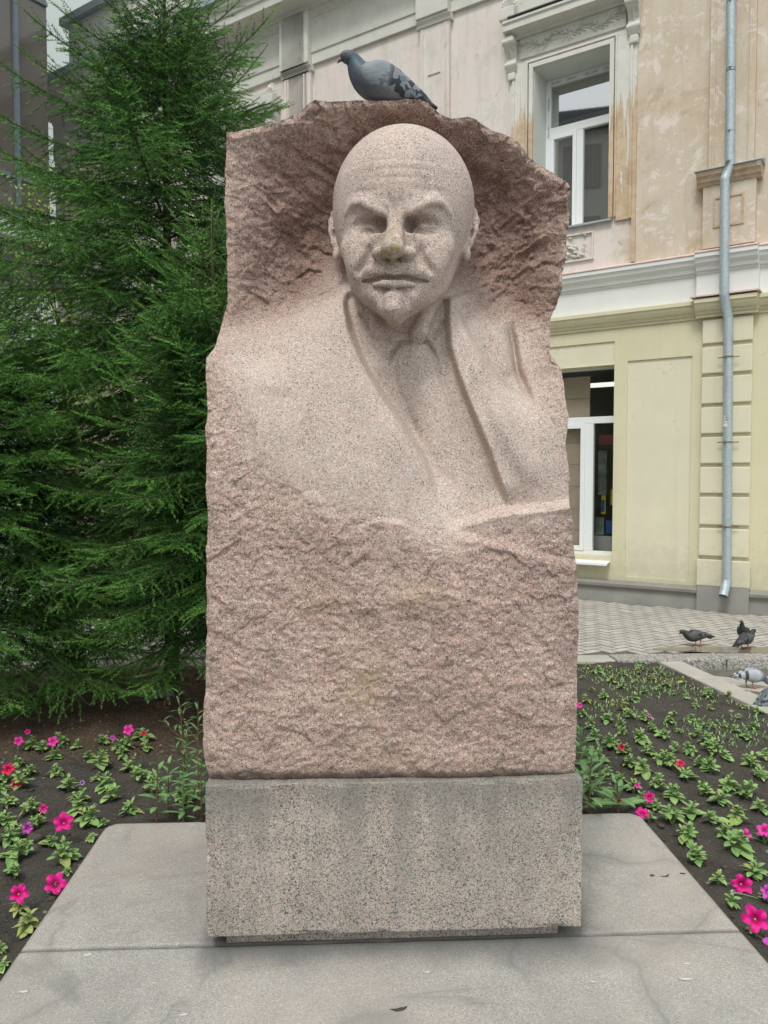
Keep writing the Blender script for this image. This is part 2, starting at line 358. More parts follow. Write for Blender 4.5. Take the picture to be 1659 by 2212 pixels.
# necktie knot and shirt collar as shallow chased lines
def groove(poly, w, dep):
    global D
    d, al = poly_sd(PX, PY, poly); D = D+dep*np.exp(-(d/w)**2)*smooth01(0, .12, al)*smooth01(1, .7, al)
groove([(838,790),(848,762),(864,740),(892,739),(922,740),(938,764),(952,800)], 4.6, .024)
groove([(772,672),(800,706),(830,730),(864,740)], 5, .020); groove([(962,690),(945,718),(922,740)], 5, .018); groove([(940,772),(962,840),(985,920),(1005,985)], 6, .011); groove([(848,770),(858,830),(885,900),(915,965)], 6, .009)
D = D-.020*np.exp(-(((PX-893)/24)**2+((PY-765)/30)**2))
D = D-.012*np.exp(-((PX-905-(PY-800)*.28)/32)**2)*smooth01(770, 800, PY)*smooth01(1000, 850, PY)
# where the stone is fine-tooled and where it is broken
COAT = [(520,770),(560,738),(640,700),(700,668),(745,620),(800,600),(985,620),(1030,690),(1090,716),(1112,745),(1130,830),(1165,880),(1215,960),(1226,1080),(1100,1092),(1050,1108),(985,1140),(900,1120),(800,1075),(700,1050),(600,1000),(556,960),(552,890),(530,850)]
COAT2 = np.array(COAT, float)
dd, _ = poly_sd(PX, PY, COAT+[COAT[0]])
dd = np.where(inside(PX, PY, COAT), -np.abs(dd), np.abs(dd))+14*fbm(PX/45, PY/45, 0, 4, 11)
rough = smooth01(-25, 95, dd)
rough = np.maximum(rough, .0)
W3 = at_y(PX, PY, D); X, Z = W3[..., 0], W3[..., 2]
top_zone = smooth01(760, 640, PY)
# diagonal pick strokes on the recessed field, chipped facets below
ang = np.where(PX > 870, .62, -.55)
al_ = X*np.cos(ang)+Z*np.sin(ang); ac_ = -X*np.sin(ang)+Z*np.cos(ang)
wx = .03*fbm(X*9, Z*9, 0, 3, 21)
strokes = fbm(al_*6+wx*30, (ac_+wx)*30, 0, 4, 31, ridged=True)
fac = facet(X*.8+wx, Z*1.1+wx*.7, .075, 41)*.55+facet(X+wx, Z*1.3-wx, .034, 43)*.32
fac2 = facet(X*.6+wx*1.4, Z*1.5+wx, .05, 47)*.5+facet(X*.8+wx, Z*1.6-wx, .02, 49)*.3
fine = fbm(X*55, Z*55, D*55, 4, 51); med = fbm(X*14, Z*18, D*14, 4, 61)
recess = smooth01(2.90, 2.99, D)*top_zone
disp = top_zone*(.014*fac+.012*med+(.004+.012*recess)*strokes+.004*fbm(X*34, Z*34, 0, 3, 76, ridged=True))+(1-top_zone)*(.0055*facet(X+wx*2, Z+wx, .12, 47)+.0035*facet(X+wx, Z-wx*1.5, .045, 48)+.0030*facet(X-wx, Z+wx, .02, 49)+.0045*fbm(X*13, Z*14, 0, 4, 74)+.012*fbm(X*5, Z*6, 0, 3, 73)+.0040*fbm(X*30, Z*32, 0, 4, 75)+.0020*fbm(X*60, Z*60, 0, 3, 77, ridged=True))
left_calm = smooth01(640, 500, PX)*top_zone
disp = disp*(1-.45*left_calm)+.0042*fine
gap = smooth01(1684, 1650, PY)
D2 = D-rough*disp-(1-rough)*(.0009*fine+.0016*med)
D2 = D2+.022*smooth01(22, 0, edge)**2*rough*(.25+.75*(1-gap*0))*.6           # worn, rounded-off rim
W3 = at_y(PX, PY, D2)
W3[-1, :, 2] = bz1+.002; 
V = (W3-mo).reshape(-1, 3); F = grid_faces(NV, NU)
# sides, back, top and underside of the block
ring = np.r_[np.arange(NU), np.arange(1, NV)*NU+NU-1, (NV-1)*NU+np.arange(NU-2, -1, -1), np.arange(NV-2, 0, -1)*NU]
NS = 26; Vs = [V]; prev = ring; n0 = len(V); Fs = [F]
rim = V[ring]; cen = np.array([rim[:, 0].mean(), 0, rim[:, 2].mean()])
for k in range(1, NS+1):
    tt = k/NS; q = rim.copy(); y_end = .36
    q[:, 1] = rim[:, 1]+(y_end-rim[:, 1])*tt
    dirv = q-cen; dirv[:, 1] = 0; dirv /= np.linalg.norm(dirv, axis=1)[:, None]
    up = (rim[:, 2] < (bz1-SLAB_Z)+.03)
    nse = .016*fbm(q[:, 0]*9, q[:, 1]*9, q[:, 2]*9, 5, 81)+.006*fbm(q[:, 0]*40, q[:, 1]*40, q[:, 2]*40, 3, 85)
    amt = (nse-.012*math.sin(tt*math.pi))*(1-np.exp(-k/2.0)); amt = np.where(up, 0, amt)
    q = q+dirv*amt[:, None]
    # the upper part keeps the width of the lower part as it runs back
    Vs.append(q); cur = n0+(k-1)*len(ring)+np.arange(len(ring))
    a, b = prev, np.roll(prev, -1); c_, d_ = np.roll(cur, -1), cur
    Fs.append(np.stack([a, d_, c_, b], -1)); prev = cur
V = np.concatenate(Vs); F = np.concatenate(Fs)
# back sheet
bc = np.array([[cen[0], .36, cen[2]]]); ci = len(V); V = np.r_[V, bc]
back = np.stack([prev, np.full(len(prev), ci), np.full(len(prev), ci), np.roll(prev, -1)], -1)
faces = [tuple(f) for f in back[:, [0, 1, 3]]]
me = np_mesh('carved_stone', V, F[:, ::-1]); 
bmx = bmesh.new(); bmx.from_mesh(me); bmx.verts.ensure_lookup_table()
for f in faces: bmx.faces.new([bmx.verts[int(i)] for i in f])
bmesh.ops.recalc_face_normals(bmx, faces=bmx.faces[:])
bmx.to_mesh(me); bmx.free(); me.polygons.foreach_set('use_smooth', np.ones(len(me.polygons), bool))
nV = len(V); full = np.ones(nV); full[:NU*NV] = rough.ravel(); attr(me, 'rough', full)
moss = np.zeros(nV); mm = .55*np.exp(-((PX-790)/45)**2-((PY-1480)/60)**2)+.4*np.exp(-((PX-900)/60)**2-((PY-1285)/30)**2)+.35*np.exp(-((PX-690)/50)**2-((PY-1300)/30)**2)+.3*np.exp(-((PX-880)/10)**2-((PY-1075)/25)**2)+.25*np.exp(-((PX-840)/60)**2-((PY-1640)/30)**2)
moss[:NU*NV] = mm.ravel(); attr(me, 'moss', moss)
wet = np.zeros(nV); ww = .75*smooth01(1655, 1676, PY+10*fbm(PX/40, PY/40, 0, 3, 9))
wet[:NU*NV] = ww.ravel(); attr(me, 'wet', wet)
so = np.zeros(nV); so[:NU*NV] = (top_zone*rough*(.35+.65*smooth01(2.86, 2.98, D))*(1-.8*left_calm)+.08*(1-top_zone)*rough).ravel(); attr(me, 'recess_shade', so)  # painted shade, strongest where the upper field is set back
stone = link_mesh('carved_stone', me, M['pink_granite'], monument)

# --- head: a signed-distance sculpture turned into one mesh
HX = 0.0039
def axis(a, b): return np.arange(a, b+HX, HX, dtype=np.float32)
gx, gy, gz = axis(-.31, .31), axis(-.40, .23), axis(-.60, .44)
GX, GY, GZ = np.meshgrid(gx, gy, gz, indexing='ij')
def smin(a, b, k):
    h = np.clip(.5+.5*(b-a)/k, 0, 1); return b+(a-b)*h-k*h*(1-h)
def smax(a, b, k): return -smin(-a, -b, k)
def win(c, r):
    s = []
    for g, cc, rr in zip((gx, gy, gz), c, r):
        i0 = int(np.searchsorted(g, cc-rr)); i1 = int(np.searchsorted(g, cc+rr)); s.append(slice(max(i0, 0), max(i1, 1)))
    return tuple(s)
PZ = [-.60,-.42,-.385,-.365,-.352,-.32,-.29,-.26,-.22,-.18,-.13,-.08,-.03,.02,.06,.10,.15,.20,.25,.29,.33,.36,.385,.40,.44]
PW = [.001,.001,.004,.007,.020,.060,.106,.140,.170,.184,.196,.209,.215,.214,.205,.195,.19,.250,.233,.211,.178,.142,.094,.045,.001]
PF = [.18,.19,.205,.224,.238,.245,.247,.243,.240,.240,.238,.238,.238,.234,.222,.205,.19,.252,.231,.208,.173,.136,.090,.040,.0]
PB = [-.17,-.16,-.15,-.13,-.10,-.07,-.03,.03,.11,.16,.19,.22,.25,.26,.27,.27,.26,.31,.29,.27,.23,.19,.14,.08,.0]
ks = np.ones(5)/5
Wz = np.interp(gz, PZ, PW).astype(np.float32); Fz = np.interp(gz, PZ, PF).astype(np.float32); Bz = np.interp(gz, PZ, PB).astype(np.float32)
def sm(a):
    for _ in range(3): a = np.convolve(np.pad(a, 5, 'edge'), np.ones(11)/11, 'valid')
    return a.astype(np.float32)
Wz, Fz, Bz = sm(Wz), sm(Fz), sm(Bz)
yc = (-Fz+Bz)/2; hd = np.maximum((Fz+Bz)/2, .004)
pexp = np.interp(gz, [-.36, -.26, -.05, .08, .2, .4], [1.75, 2.0, 2.35, 2.35, 2.1, 2.0]).astype(np.float32)
q = (np.abs(GX)/Wz)**pexp+(np.abs(GY-yc)/hd)**pexp
F_ = (q**(1/pexp)-1)*np.minimum(Wz, hd)*.85
F_ = np.maximum(F_, (GZ-.11)*1.0); F_ = np.maximum(F_, (-.362-GZ))
del q
_e = np.sqrt((GX/.255)**2+((GY-.03)/.295)**2+((GZ-.10)/.270)**2)
F_ = smin(F_, (_e-1)*.262, .055); del _e
def ell(c, r, k, sub=False, rot=None):
    global F_
    ext = max(r)+k*1.6+.004; w_ = win(c, (ext,)*3)
    x, y, z = GX[w_]-c[0], GY[w_]-c[1], GZ[w_]-c[2]
    if rot is not None:
        Rm = np.array(Euler([R(a) for a in rot]).to_matrix()).T
        x, y, z = Rm[0, 0]*x+Rm[0, 1]*y+Rm[0, 2]*z, Rm[1, 0]*x+Rm[1, 1]*y+Rm[1, 2]*z, Rm[2, 0]*x+Rm[2, 1]*y+Rm[2, 2]*z
    k0 = np.sqrt((x/r[0])**2+(y/r[1])**2+(z/r[2])**2); k1 = np.sqrt((x/r[0]**2)**2+(y/r[1]**2)**2+(z/r[2]**2)**2)+1e-6
    s = k0*(k0-1)/k1
    F_[w_] = smax(F_[w_], -s, k) if sub else smin(F_[w_], s, k)
def cap(a, b, ra, rb, k, sub=False):
    global F_
    a = np.array(a, float); b = np.array(b, float); c = (a+b)/2; ext = np.abs(b-a)/2+max(ra, rb)+k*1.6+.004
    w_ = win(c, ext); ab = b-a; L2 = ab@ab
    x, y, z = GX[w_], GY[w_], GZ[w_]
    t_ = np.clip(((x-a[0])*ab[0]+(y-a[1])*ab[1]+(z-a[2])*ab[2])/L2, 0, 1)
    s = np.sqrt((x-a[0]-t_*ab[0])**2+(y-a[1]-t_*ab[1])**2+(z-a[2]-t_*ab[2])**2)-(ra+(rb-ra)*t_)
    F_[w_] = smax(F_[w_], -s, k) if sub else smin(F_[w_], s, k)
def chain(pts, rs, k, sub=False):
    for i in range(len(pts)-1): cap(pts[i], pts[i+1], rs[i], rs[i+1], k, sub)
def fy(x, z):
    """depth of the plain face surface at x, z"""
    W_, Fq, Bq, p_ = [float(np.interp(z, gz, a_)) for a_ in (Wz, Fz, Bz, pexp)]
    hd_ = (Fq+Bq)/2; yc_ = (-Fq+Bq)/2; t1 = max(1-(abs(x)/W_)**p_, 0)
    y1 = yc_-hd_*t1**(1/p_) if z < .11 else 9
    t2 = 1-(x/.255)**2-((z-.10)/.270)**2
    return min(y1, .03-.295*math.sqrt(max(t2, 0)))
def P3(x, z, o=0.0):
    z = z+.010*math.exp(-((z+.235)/.045)**2); return (x, fy(x, z)-o, z)
def ch(pts, rs, k, sub=False): chain([P3(*q_) for q_ in pts], rs, k, sub)
# neck
cap((0, .09, -.15), (0, .19, -.56), .150, .150, .018)
for s in (-1, 1):
    chain([(s*.135, .02, -.16), (s*.075, -.02, -.36), (s*.04, .02, -.46)], [.03, .026, .024], .03)
    ell(P3(s*.140, -.105, -.030), (.050, .045, .036), .045)         # cheekbone
    ell(P3(s*.115, -.160, -.022), (.050, .04, .055), .045)           # cheek fold mass
    # eye socket: a wide hollow under the brow, deepest beside the nose
    ell(P3(s*.102, -.046, .010), (.064, .038, .031), .012, True)
    ell(P3(s*.050, -.044, .000), (.025, .056, .029), .012, True)
    # eyeball with half-closed lids
    ell(P3(s*.104, -.060, -.058), (.052, .044, .034), .010)
    ch([(s*.056, -.060, -.034), (s*.085, -.046, -.018), (s*.120, -.044, -.016), (s*.154, -.056, -.010)], [.006, .0085, .0085, .007], .005)   # upper lid
    ch([(s*.060, -.074, -.032), (s*.088, -.080, -.018), (s*.122, -.078, -.014), (s*.152, -.066, -.012)], [.005, .007, .007, .006], .010)     # lower lid
    ch([(s*.062, -.088, -.012), (s*.10, -.102, -.006), (s*.145, -.090, -.008)], [.007, .009, .007], .018)                                    # bag
    ch([(s*.066, -.066, -.022), (s*.095, -.063, -.010), (s*.128, -.062, -.010)], [.0026, .0035, .0016], .004, True)                          # slit
    # brows: knotted inner end, rising to a peak, falling outward
    ch([(s*.024, -.020, .009), (s*.050, -.011, .018), (s*.080, .003, .021), (s*.112, .022, .021), (s*.143, .027, .019), (s*.172, .008, .015), (s*.183, -.030, .004)],
       [.012, .0125, .012, .0115, .011, .010, .008], .007)
    ch([(s*.045, .006, -.004), (s*.080, .020, -.004), (s*.120, .034, -.004), (s*.155, .030, -.006)], [.018, .018, .016, .012], .02)
    # nostril wings
    ell(P3(s*.045, -.152, .020), (.030, .040, .024), .012)
    ell((s*.024, fy(0, -.16)-.050, -.182), (.014, .026, .010), .006, True)
    ell(P3(s*.084, -.143, .006), (.010, .014, .026), .014, True)
    # fold from the nose to the mouth corner
    ch([(s*.080, -.150, .012), (s*.098, -.172, .0145), (s*.118, -.198, .0155)], [.009, .009, .008], .022, True)
    # moustache half: a thick wedge with a sharp lower edge
    ch([(s*.010, -.196, .000), (s*.045, -.197, .001), (s*.080, -.207, -.001), (s*.114, -.215, -.004)], [.026, .025, .019, .010], .012)
    ch([(s*.0, -.221, .017), (s*.05, -.215, .017), (s*.116, -.220, .006)], [.009, .009, .007], .006)
# bridge and ball of the nose
ch([(0, -.010, -.012), (0, -.045, .004), (0, -.095, .034), (0, -.135, .060)], [.026, .023, .028, .035], .012)
ell(P3(0, -.150, .066), (.038, .036, .031), .010)
ell(P3(0, -.176, .026), (.010, .024, .010), .010)
# mouth line under the moustache, lower lip, hollow, chin beard
ch([(-.108, -.234, -.002), (-.05, -.238, .001), (0, -.243, .002), (.05, -.238, .001), (.108, -.234, -.002)], [.006, .011, .0115, .011, .006], .004, True)
ch([(-.066, -.253, .008), (-.030, -.255, .018), (0, -.258, .020), (.030, -.255, .018), (.066, -.253, .008)], [.007, .0115, .013, .0115, .007], .005)
ell(P3(0, -.281, .020), (.062, .022, .010), .010, True)
ch([(0, -.300, -.006), (0, -.328, .012), (0, -.354, .016)], [.034, .024, .010], .016)
for s in (-1, 1): ch([(s*.052, -.285, -.016), (s*.034, -.318, -.008), (s*.010, -.348, .004)], [.024, .018, .009], .016)
# ears
for s in (-1, 1):
    cx = .238*s
    chain([(cx-.014*s, -.012, -.070), (cx+.004*s, -.002, -.038), (cx+.020*s, .015, .012), (cx+.024*s, .030, .050), (cx+.014*s, .030, .080), (cx-.008*s, .008, .080), (cx-.018*s, -.020, .048)],
          [.014, .012, .0125, .0125, .0125, .011, .009], .010)
    ell((cx-.008*s, .020, .012), (.024, .022, .062), .010)
    ell((cx-.004*s, -.018, -.082), (.014, .017, .024), .012)
    ell((cx+.006*s, -.002, .020), (.012, .020, .040), .008, True)
    chain([(cx-.004*s, -.002, -.018), (cx+.006*s, .006, .02), (cx+.004*s, .010, .050)], [.005, .006, .005], .006)
# surface nets
def surface_nets(Fv):
    neg = Fv < 0
    nx, ny, nz = Fv.shape
    cell = np.zeros((nx-1, ny-1, nz-1), np.int8)
    for dx in (0, 1):
        for dy in (0, 1):
            for dz in (0, 1): cell += neg[dx:nx-1+dx, dy:ny-1+dy, dz:nz-1+dz]
    act = (cell > 0) & (cell < 8); idx = np.full(act.shape, -1, np.int64)
    ii = np.argwhere(act); idx[act] = np.arange(len(ii))
    acc = np.zeros((len(ii), 3)); cnt = np.zeros(len(ii))
    I, J, K_ = ii.T
    corners = [(0,0,0),(1,0,0),(0,1,0),(1,1,0),(0,0,1),(1,0,1),(0,1,1),(1,1,1)]
    for a in range(8):
        for b in range(a+1, 8):
            d = np.array(corners[b])-np.array(corners[a])
            if np.abs(d).sum() != 1: continue
            fa = Fv[I+corners[a][0], J+corners[a][1], K_+corners[a][2]]; fb = Fv[I+corners[b][0], J+corners[b][1], K_+corners[b][2]]
            m = (fa < 0) != (fb < 0); t_ = np.where(m, fa/(fa-fb+1e-20), 0)
            acc += np.where(m[:, None], np.array(corners[a])+t_[:, None]*d, 0); cnt += m
    P_ = ii+acc/cnt[:, None]
    quads = []
    for ax in range(3):
        sl0 = [slice(None)]*3; sl1 = [slice(None)]*3; sl0[ax] = slice(0, -1); sl1[ax] = slice(1, None)
        a = neg[tuple(sl0)]; b = neg[tuple(sl1)]; e = np.argwhere(a != b); o1, o2 = [(1, 2), (2, 0), (0, 1)][ax]
        ok = (e[:, o1] > 0) & (e[:, o2] > 0) & (e[:, o1] < Fv.shape[o1]-1) & (e[:, o2] < Fv.shape[o2]-1); e = e[ok]
        def g(s1, s2):
            q_ = e.copy(); q_[:, o1] -= s1; q_[:, o2] -= s2; return idx[q_[:, 0], q_[:, 1], q_[:, 2]]
        qd = np.stack([g(1, 1), g(0, 1), g(0, 0), g(1, 0)], -1); fl = a[e[:, 0], e[:, 1], e[:, 2]]
        qd[~fl] = qd[~fl][:, ::-1]; quads.append(qd)
    qd = np.concatenate(quads); qd = qd[(qd >= 0).all(1)]
    return P_, qd
Pn, qd = surface_nets(F_)
HV = Pn*HX+np.array([gx[0], gy[0], gz[0]])
# a few passes of neighbour smoothing
for it in range(2):
    acc = np.zeros_like(HV); cnt = np.zeros(len(HV))
    for a in range(4):
        b = (a+1) % 4; np.add.at(acc, qd[:, a], HV[qd[:, b]]); np.add.at(acc, qd[:, b], HV[qd[:, a]]); np.add.at(cnt, qd[:, a], 1); np.add.at(cnt, qd[:, b], 1)
    HV = HV*.5+.5*acc/np.maximum(cnt, 1)[:, None]
fr = (HV[:, 1] < -.05)
def dent(x, z, sx, sz, a, rot=0.0):
    cx_, cz_ = HV[:, 0]-x, HV[:, 2]-z; c_, s_ = math.cos(rot), math.sin(rot)
    p_, q_ = cx_*c_+cz_*s_, -cx_*s_+cz_*c_; HV[:, 1] += fr*a*np.exp(-(p_/sx)**2-(q_/sz)**2)
for s in (-1, 1):
    dent(s*.017, .020, .006, .022, .007, s*-.15); dent(s*.105, .060, .06, .012, .003, s*.15); dent(s*.06, .045, .03, .012, -.003)
for k, zz in enumerate((.095, .125, .155)): dent(.01*k, zz, .11, .007, .0018)
dent(0, -.185, .008, .02, .003)
local = HV.copy()
n_ = .0014*fbm(HV[:, 0]*30, HV[:, 1]*30, HV[:, 2]*30, 3, 95)
Rh = np.array((Matrix.Rotation(R(-9.0), 3, 'Z') @ Matrix.Rotation(R(1.5), 3, 'Y') @ Matrix.Rotation(R(-1.0), 3, 'X')))
hc = rays(870, 1032); fw = CR @ np.array([0, 0, -1.0]); 
HD = 2.86
hp = at_y(868, 1032, HD); head_c = np.array([hp[0], HD, 2.537])
HV = HV @ Rh.T + head_c - mo
del F_, GX, GY, GZ
hm = np_mesh('head', HV, qd)
attr(hm, 'rough', np.clip(.10+.25*smooth01(-.2, -.4, local[:, 2]), 0, 1))
attr(hm, 'moss', .9*np.exp(-(local[:, 0]/.038)**2-((local[:, 2]+.160)/.020)**2)*(local[:, 1] < -.26)+.5*np.exp(-(local[:, 0]/.03)**2-((local[:, 2]+.09)/.05)**2)*(local[:, 1] < -.24)+.4*np.exp(-((local[:, 0]+.03)/.02)**2-((local[:, 2]+.206)/.008)**2)*(local[:, 1] < -.24))
attr(hm, 'wet', .5*np.exp(-((local[:, 0]-.055)/.018)**2-((local[:, 2]+.05)/.022)**2)*(local[:, 1] < -.15))  # shade painted into the inner corner of one eye
head = link_mesh('head', hm, M['pink_granite'], monument)

# --- blocks below
def rough_block(name, x0, x1, y0, y1, z0, z1, n, mat, amp=.0012, chip=.004, seed=0, bev=.004):
    """box with subdivided faces, slightly worn edges"""
    bm = bmesh.new(); bmesh.ops.create_cube(bm, size=1.0)
    for q in bm.verts: q.co = Vector((x0+(q.co.x+.5)*(x1-x0), y0+(q.co.y+.5)*(y1-y0), z0+(q.co.z+.5)*(z1-z0)))
    bmesh.ops.bevel(bm, geom=bm.edges[:], offset=bev, segments=2, affect='EDGES', profile=.5)
    ee = [e for e in bm.edges if e.calc_length() > .05]
    bmesh.ops.subdivide_edges(bm, edges=ee, cuts=n, use_grid_fill=True)
    co = np.array([q.co[:] for q in bm.verts]); nn = np.array([q.normal[:] for q in bm.verts])
    ex = np.minimum(co[:, 0]-x0, x1-co[:, 0]); ez = np.minimum(co[:, 2]-z0, z1-co[:, 2]); ey = np.minimum(co[:, 1]-y0, y1-co[:, 1])
    near = (np.sort(np.stack([ex, ey, ez]), axis=0)[1] < bev*1.6)
    ch = np.clip(fbm(co[:, 0]*14, co[:, 1]*14, co[:, 2]*14, 4, seed)-.15, 0, 1)*chip*3*near
    cen_ = np.array([(x0+x1)/2, (y0+y1)/2, (z0+z1)/2]); inward = cen_-co; inward /= np.linalg.norm(inward, axis=1)[:, None]
    nz_ = amp*fbm(co[:, 0]*18, co[:, 1]*18, co[:, 2]*18, 4, seed+3)
    co2 = co+inward*ch[:, None]+nn*nz_[:, None]
    for q, c_ in zip(bm.verts, co2): q.co = c_
    me_ = bpy.data.meshes.new(name); bm.to_mesh(me_); bm.free()
    return me_
me = rough_block('base_block', bx0-mo[0], bx1-mo[0], -.5, .56, bz0-SLAB_Z, bz1-SLAB_Z, 44, None, .0010, .010, 5)
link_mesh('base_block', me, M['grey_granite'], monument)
FD = 2.662
fx0, fx1 = at_y(488, 2030, FD)[0], at_y(1208, 2030, FD)[0]
me = rough_block('foot_block', fx0-mo[0], fx1-mo[0], FD-mo[1], .5, 0.0, bz0-SLAB_Z+.0, 24, None, .001, .006, 9)
link_mesh('foot_block', me, M['grey_granite'], monument)
# ---------------------------------------------------------------- granite slabs the monument stands on
sb = at_z(np.array([245, 1395, 219, 1409]), np.array([1777, 1775, 1797, 1786]), SLAB_Z)
jy = at_z(829., 2029., SLAB_Z)[1]
lx = at_z(np.array([219., 60.]), np.array([1797., 2030.]), SLAB_Z); rx = at_z(np.array([1409., 1615.]), np.array([1786.5, 2030.]), SLAB_Z)
SX0, SX1, SYB = lx[:, 0].mean(), rx[:, 0].mean(), sb[0, 1]
def slab(name, y0, y1, cut_far, seed, label):
    c = .05
    if cut_far: out = [(SX0, y0), (SX1, y0), (SX1, y1-c), (SX1-c*.45, y1-c*.35), (SX1-c*1.3, y1), (SX0+c*1.6, y1), (SX0+c*.5, y1-c*.35), (SX0, y1-c)]
    else: out = [(SX0, y0), (SX1, y0), (SX1, y1), (SX0, y1)]
    # dense strip grid clipped to the outline width
    nx, ny = 150, 90
    ys = np.linspace(y0, y1, ny)
    def wid(y):
        if cut_far: d = np.clip((y-(y1-c))/c, 0, 1); return (1-np.sqrt(np.clip(1-d*d, 0, 1)))*c*1.5
        return 0*y
    off = wid(ys); t_ = np.linspace(0, 1, nx)
    X_ = (SX0+off)[:, None]*(1-t_)+(SX1-off)[:, None]*t_; Y_ = np.repeat(ys[:, None], nx, 1)
    e_ = np.minimum(np.minimum(t_[None]*(SX1-SX0), (1-t_[None])*(SX1-SX0)), np.minimum(Y_-y0, y1-Y_))
    Z_ = SLAB_Z-.0015+.0015*fbm(X_*8, Y_*8, 0, 4, seed)-.006*smooth01(.012, 0, e_)
    Y_ = Y_+np.where(np.arange(ny)[:, None] == ny-1, -.002+.002*fbm(X_*20, 0, 0, 3, seed), 0)+np.where(np.arange(ny)[:, None] == 0, .002+.002*fbm(X_*20, 9, 0, 3, seed), 0)
    V = np.stack([X_, Y_, Z_], -1).reshape(-1, 3); F = grid_faces(ny, nx)
    ring = np.r_[np.arange(nx), np.arange(1, ny)*nx+nx-1, (ny-1)*nx+np.arange(nx-2, -1, -1), np.arange(ny-2, 0, -1)*nx]
    low = V[ring].copy(); low[:, 2] = -.10; n0 = len(V); V = np.r_[V, low]; cur = n0+np.arange(len(ring))
    F = np.r_[F, np.stack([ring, cur, np.roll(cur, -1), np.roll(ring, -1)], -1)]
    me = np_mesh(name, V, F)
    d = np.hypot(np.maximum(np.maximum(fx0-V[:, 0], V[:, 0]-fx1), 0), np.maximum(np.maximum(FD-V[:, 1], V[:, 1]-3.6), 0))
    n1 = fbm(V[:, 0]*6, V[:, 1]*6, 0, 5, 77); w = .75*smooth01(.22+.12*n1, .0, d)*(V[:, 1] < 3.0)*smooth01(.0, .06, V[:, 0]-fx0+.12)
    w = np.maximum(w, .7*np.exp(-(np.abs(V[:, 1]-jy)/.006)**2)); attr(me, 'wet', w)
    return tag(link_mesh(name, me, M['slab_granite']), label, 'stone slab')
slab('stone_slab', 1.15, jy-.002, False, 3, 'long grey granite slab in the foreground, in front of the monument and ahead of the joint')
slab('stone_slab', jy+.002, SYB, True, 8, 'grey granite slab with rounded far corners reaching back under the monument block')
# ---------------------------------------------------------------- materials of the buildings
t = NT('peeling_plaster', .9, .15)
X_, Y_, Z_ = t.sep()[0:3]
w = t.warp(3.0, .25)
n1 = t.noise(1.6, 7, .62, .3, w); n2 = t.noise(5.5, 7, .65, .2, w); n3 = t.noise(14, 6, .6)
pink = t.mix(t.ramp(n1, [(.40, 0), (.60, 1)]), (.74, .645, .60), (.70, .665, .61))
grime = t.ramp(n2, [(.54, 0), (.72, .5)])
pink = t.mix(t.math('MULTIPLY', grime, t.ramp(n3, [(.35, .2), (.65, 1)])), pink, (.47, .42, .35))
ox = t.math('ADD', X_, t.math('MULTIPLY', t.math('SUBTRACT', n1, .5), 1.5))
om = t.math('MULTIPLY', t.ramp(ox, [(.30, 0), (.62, 1)]), t.ramp(n2, [(.30, 1), (.60, .85)]))
ochre = t.mix(t.ramp(t.noise(2.4, 6, .65, .4), [(.35, 0), (.65, 1)]), (.55, .465, .35), (.62, .545, .43))
ochre = t.mix(t.ramp(t.noise(4.2, 8, .7, .3, w), [(.56, 0), (.60, .85)]), ochre, (.74, .64, .58))
ochre = t.mix(t.ramp(t.noise(7.5, 8, .7, .2), [(.60, 0), (.64, .8)]), ochre, (.73, .68, .56))
c = t.mix(om, pink, ochre)
run = t.ramp(t.noise(1.0, 6, .65, .3, t.scale(5.5, 5.5, .45)), [(.50, 0), (.68, 1)])
c = t.mix(t.math('MULTIPLY', t.math('MULTIPLY', run, .55), t.ramp(n2, [(.35, .3), (.6, 1)])), c, t.mix(om, (.50, .46, .40), (.50, .36, .235)))
c = t.mix(t.math('MULTIPLY', t.ramp(t.noise(.9, 7, .7, .4, w), [(.50, 0), (.62, .6)]), om), c, (.54, .41, .28))
c = t.mix(t.ramp(t.noise(3.2, 8, .75, .6, t.scale(1, 1, .8)), [(.57, 0), (.60, .75)]), c, t.mix(om, (.62, .585, .52), (.73, .66, .60)))
c = t.mix(t.math('MULTIPLY', om, t.ramp(t.noise(2.0, 7, .75, .8), [(.58, 0), (.66, .6)])), c, (.44, .33, .21))
chips = t.ramp(t.noise(9, 8, .72, .5, t.scale(1, 1, .6)), [(.635, 0), (.655, 1)])
c = t.mix(t.math('MULTIPLY', chips, .75), c, (.36, .34, .29))
ck = t.ramp(t.voro(2.3, t.warp(4, .35), 'Distance', 'DISTANCE_TO_EDGE'), [(0, 1), (.008, 0)])
c = t.mix(t.math('MULTIPLY', ck, t.ramp(n1, [(.5, 0), (.6, .5)])), c, (.3, .27, .23))
t.col(c); t.bump(t.mix(.5, n2, chips), .35, .01)
M['peeling_plaster'] = t.m
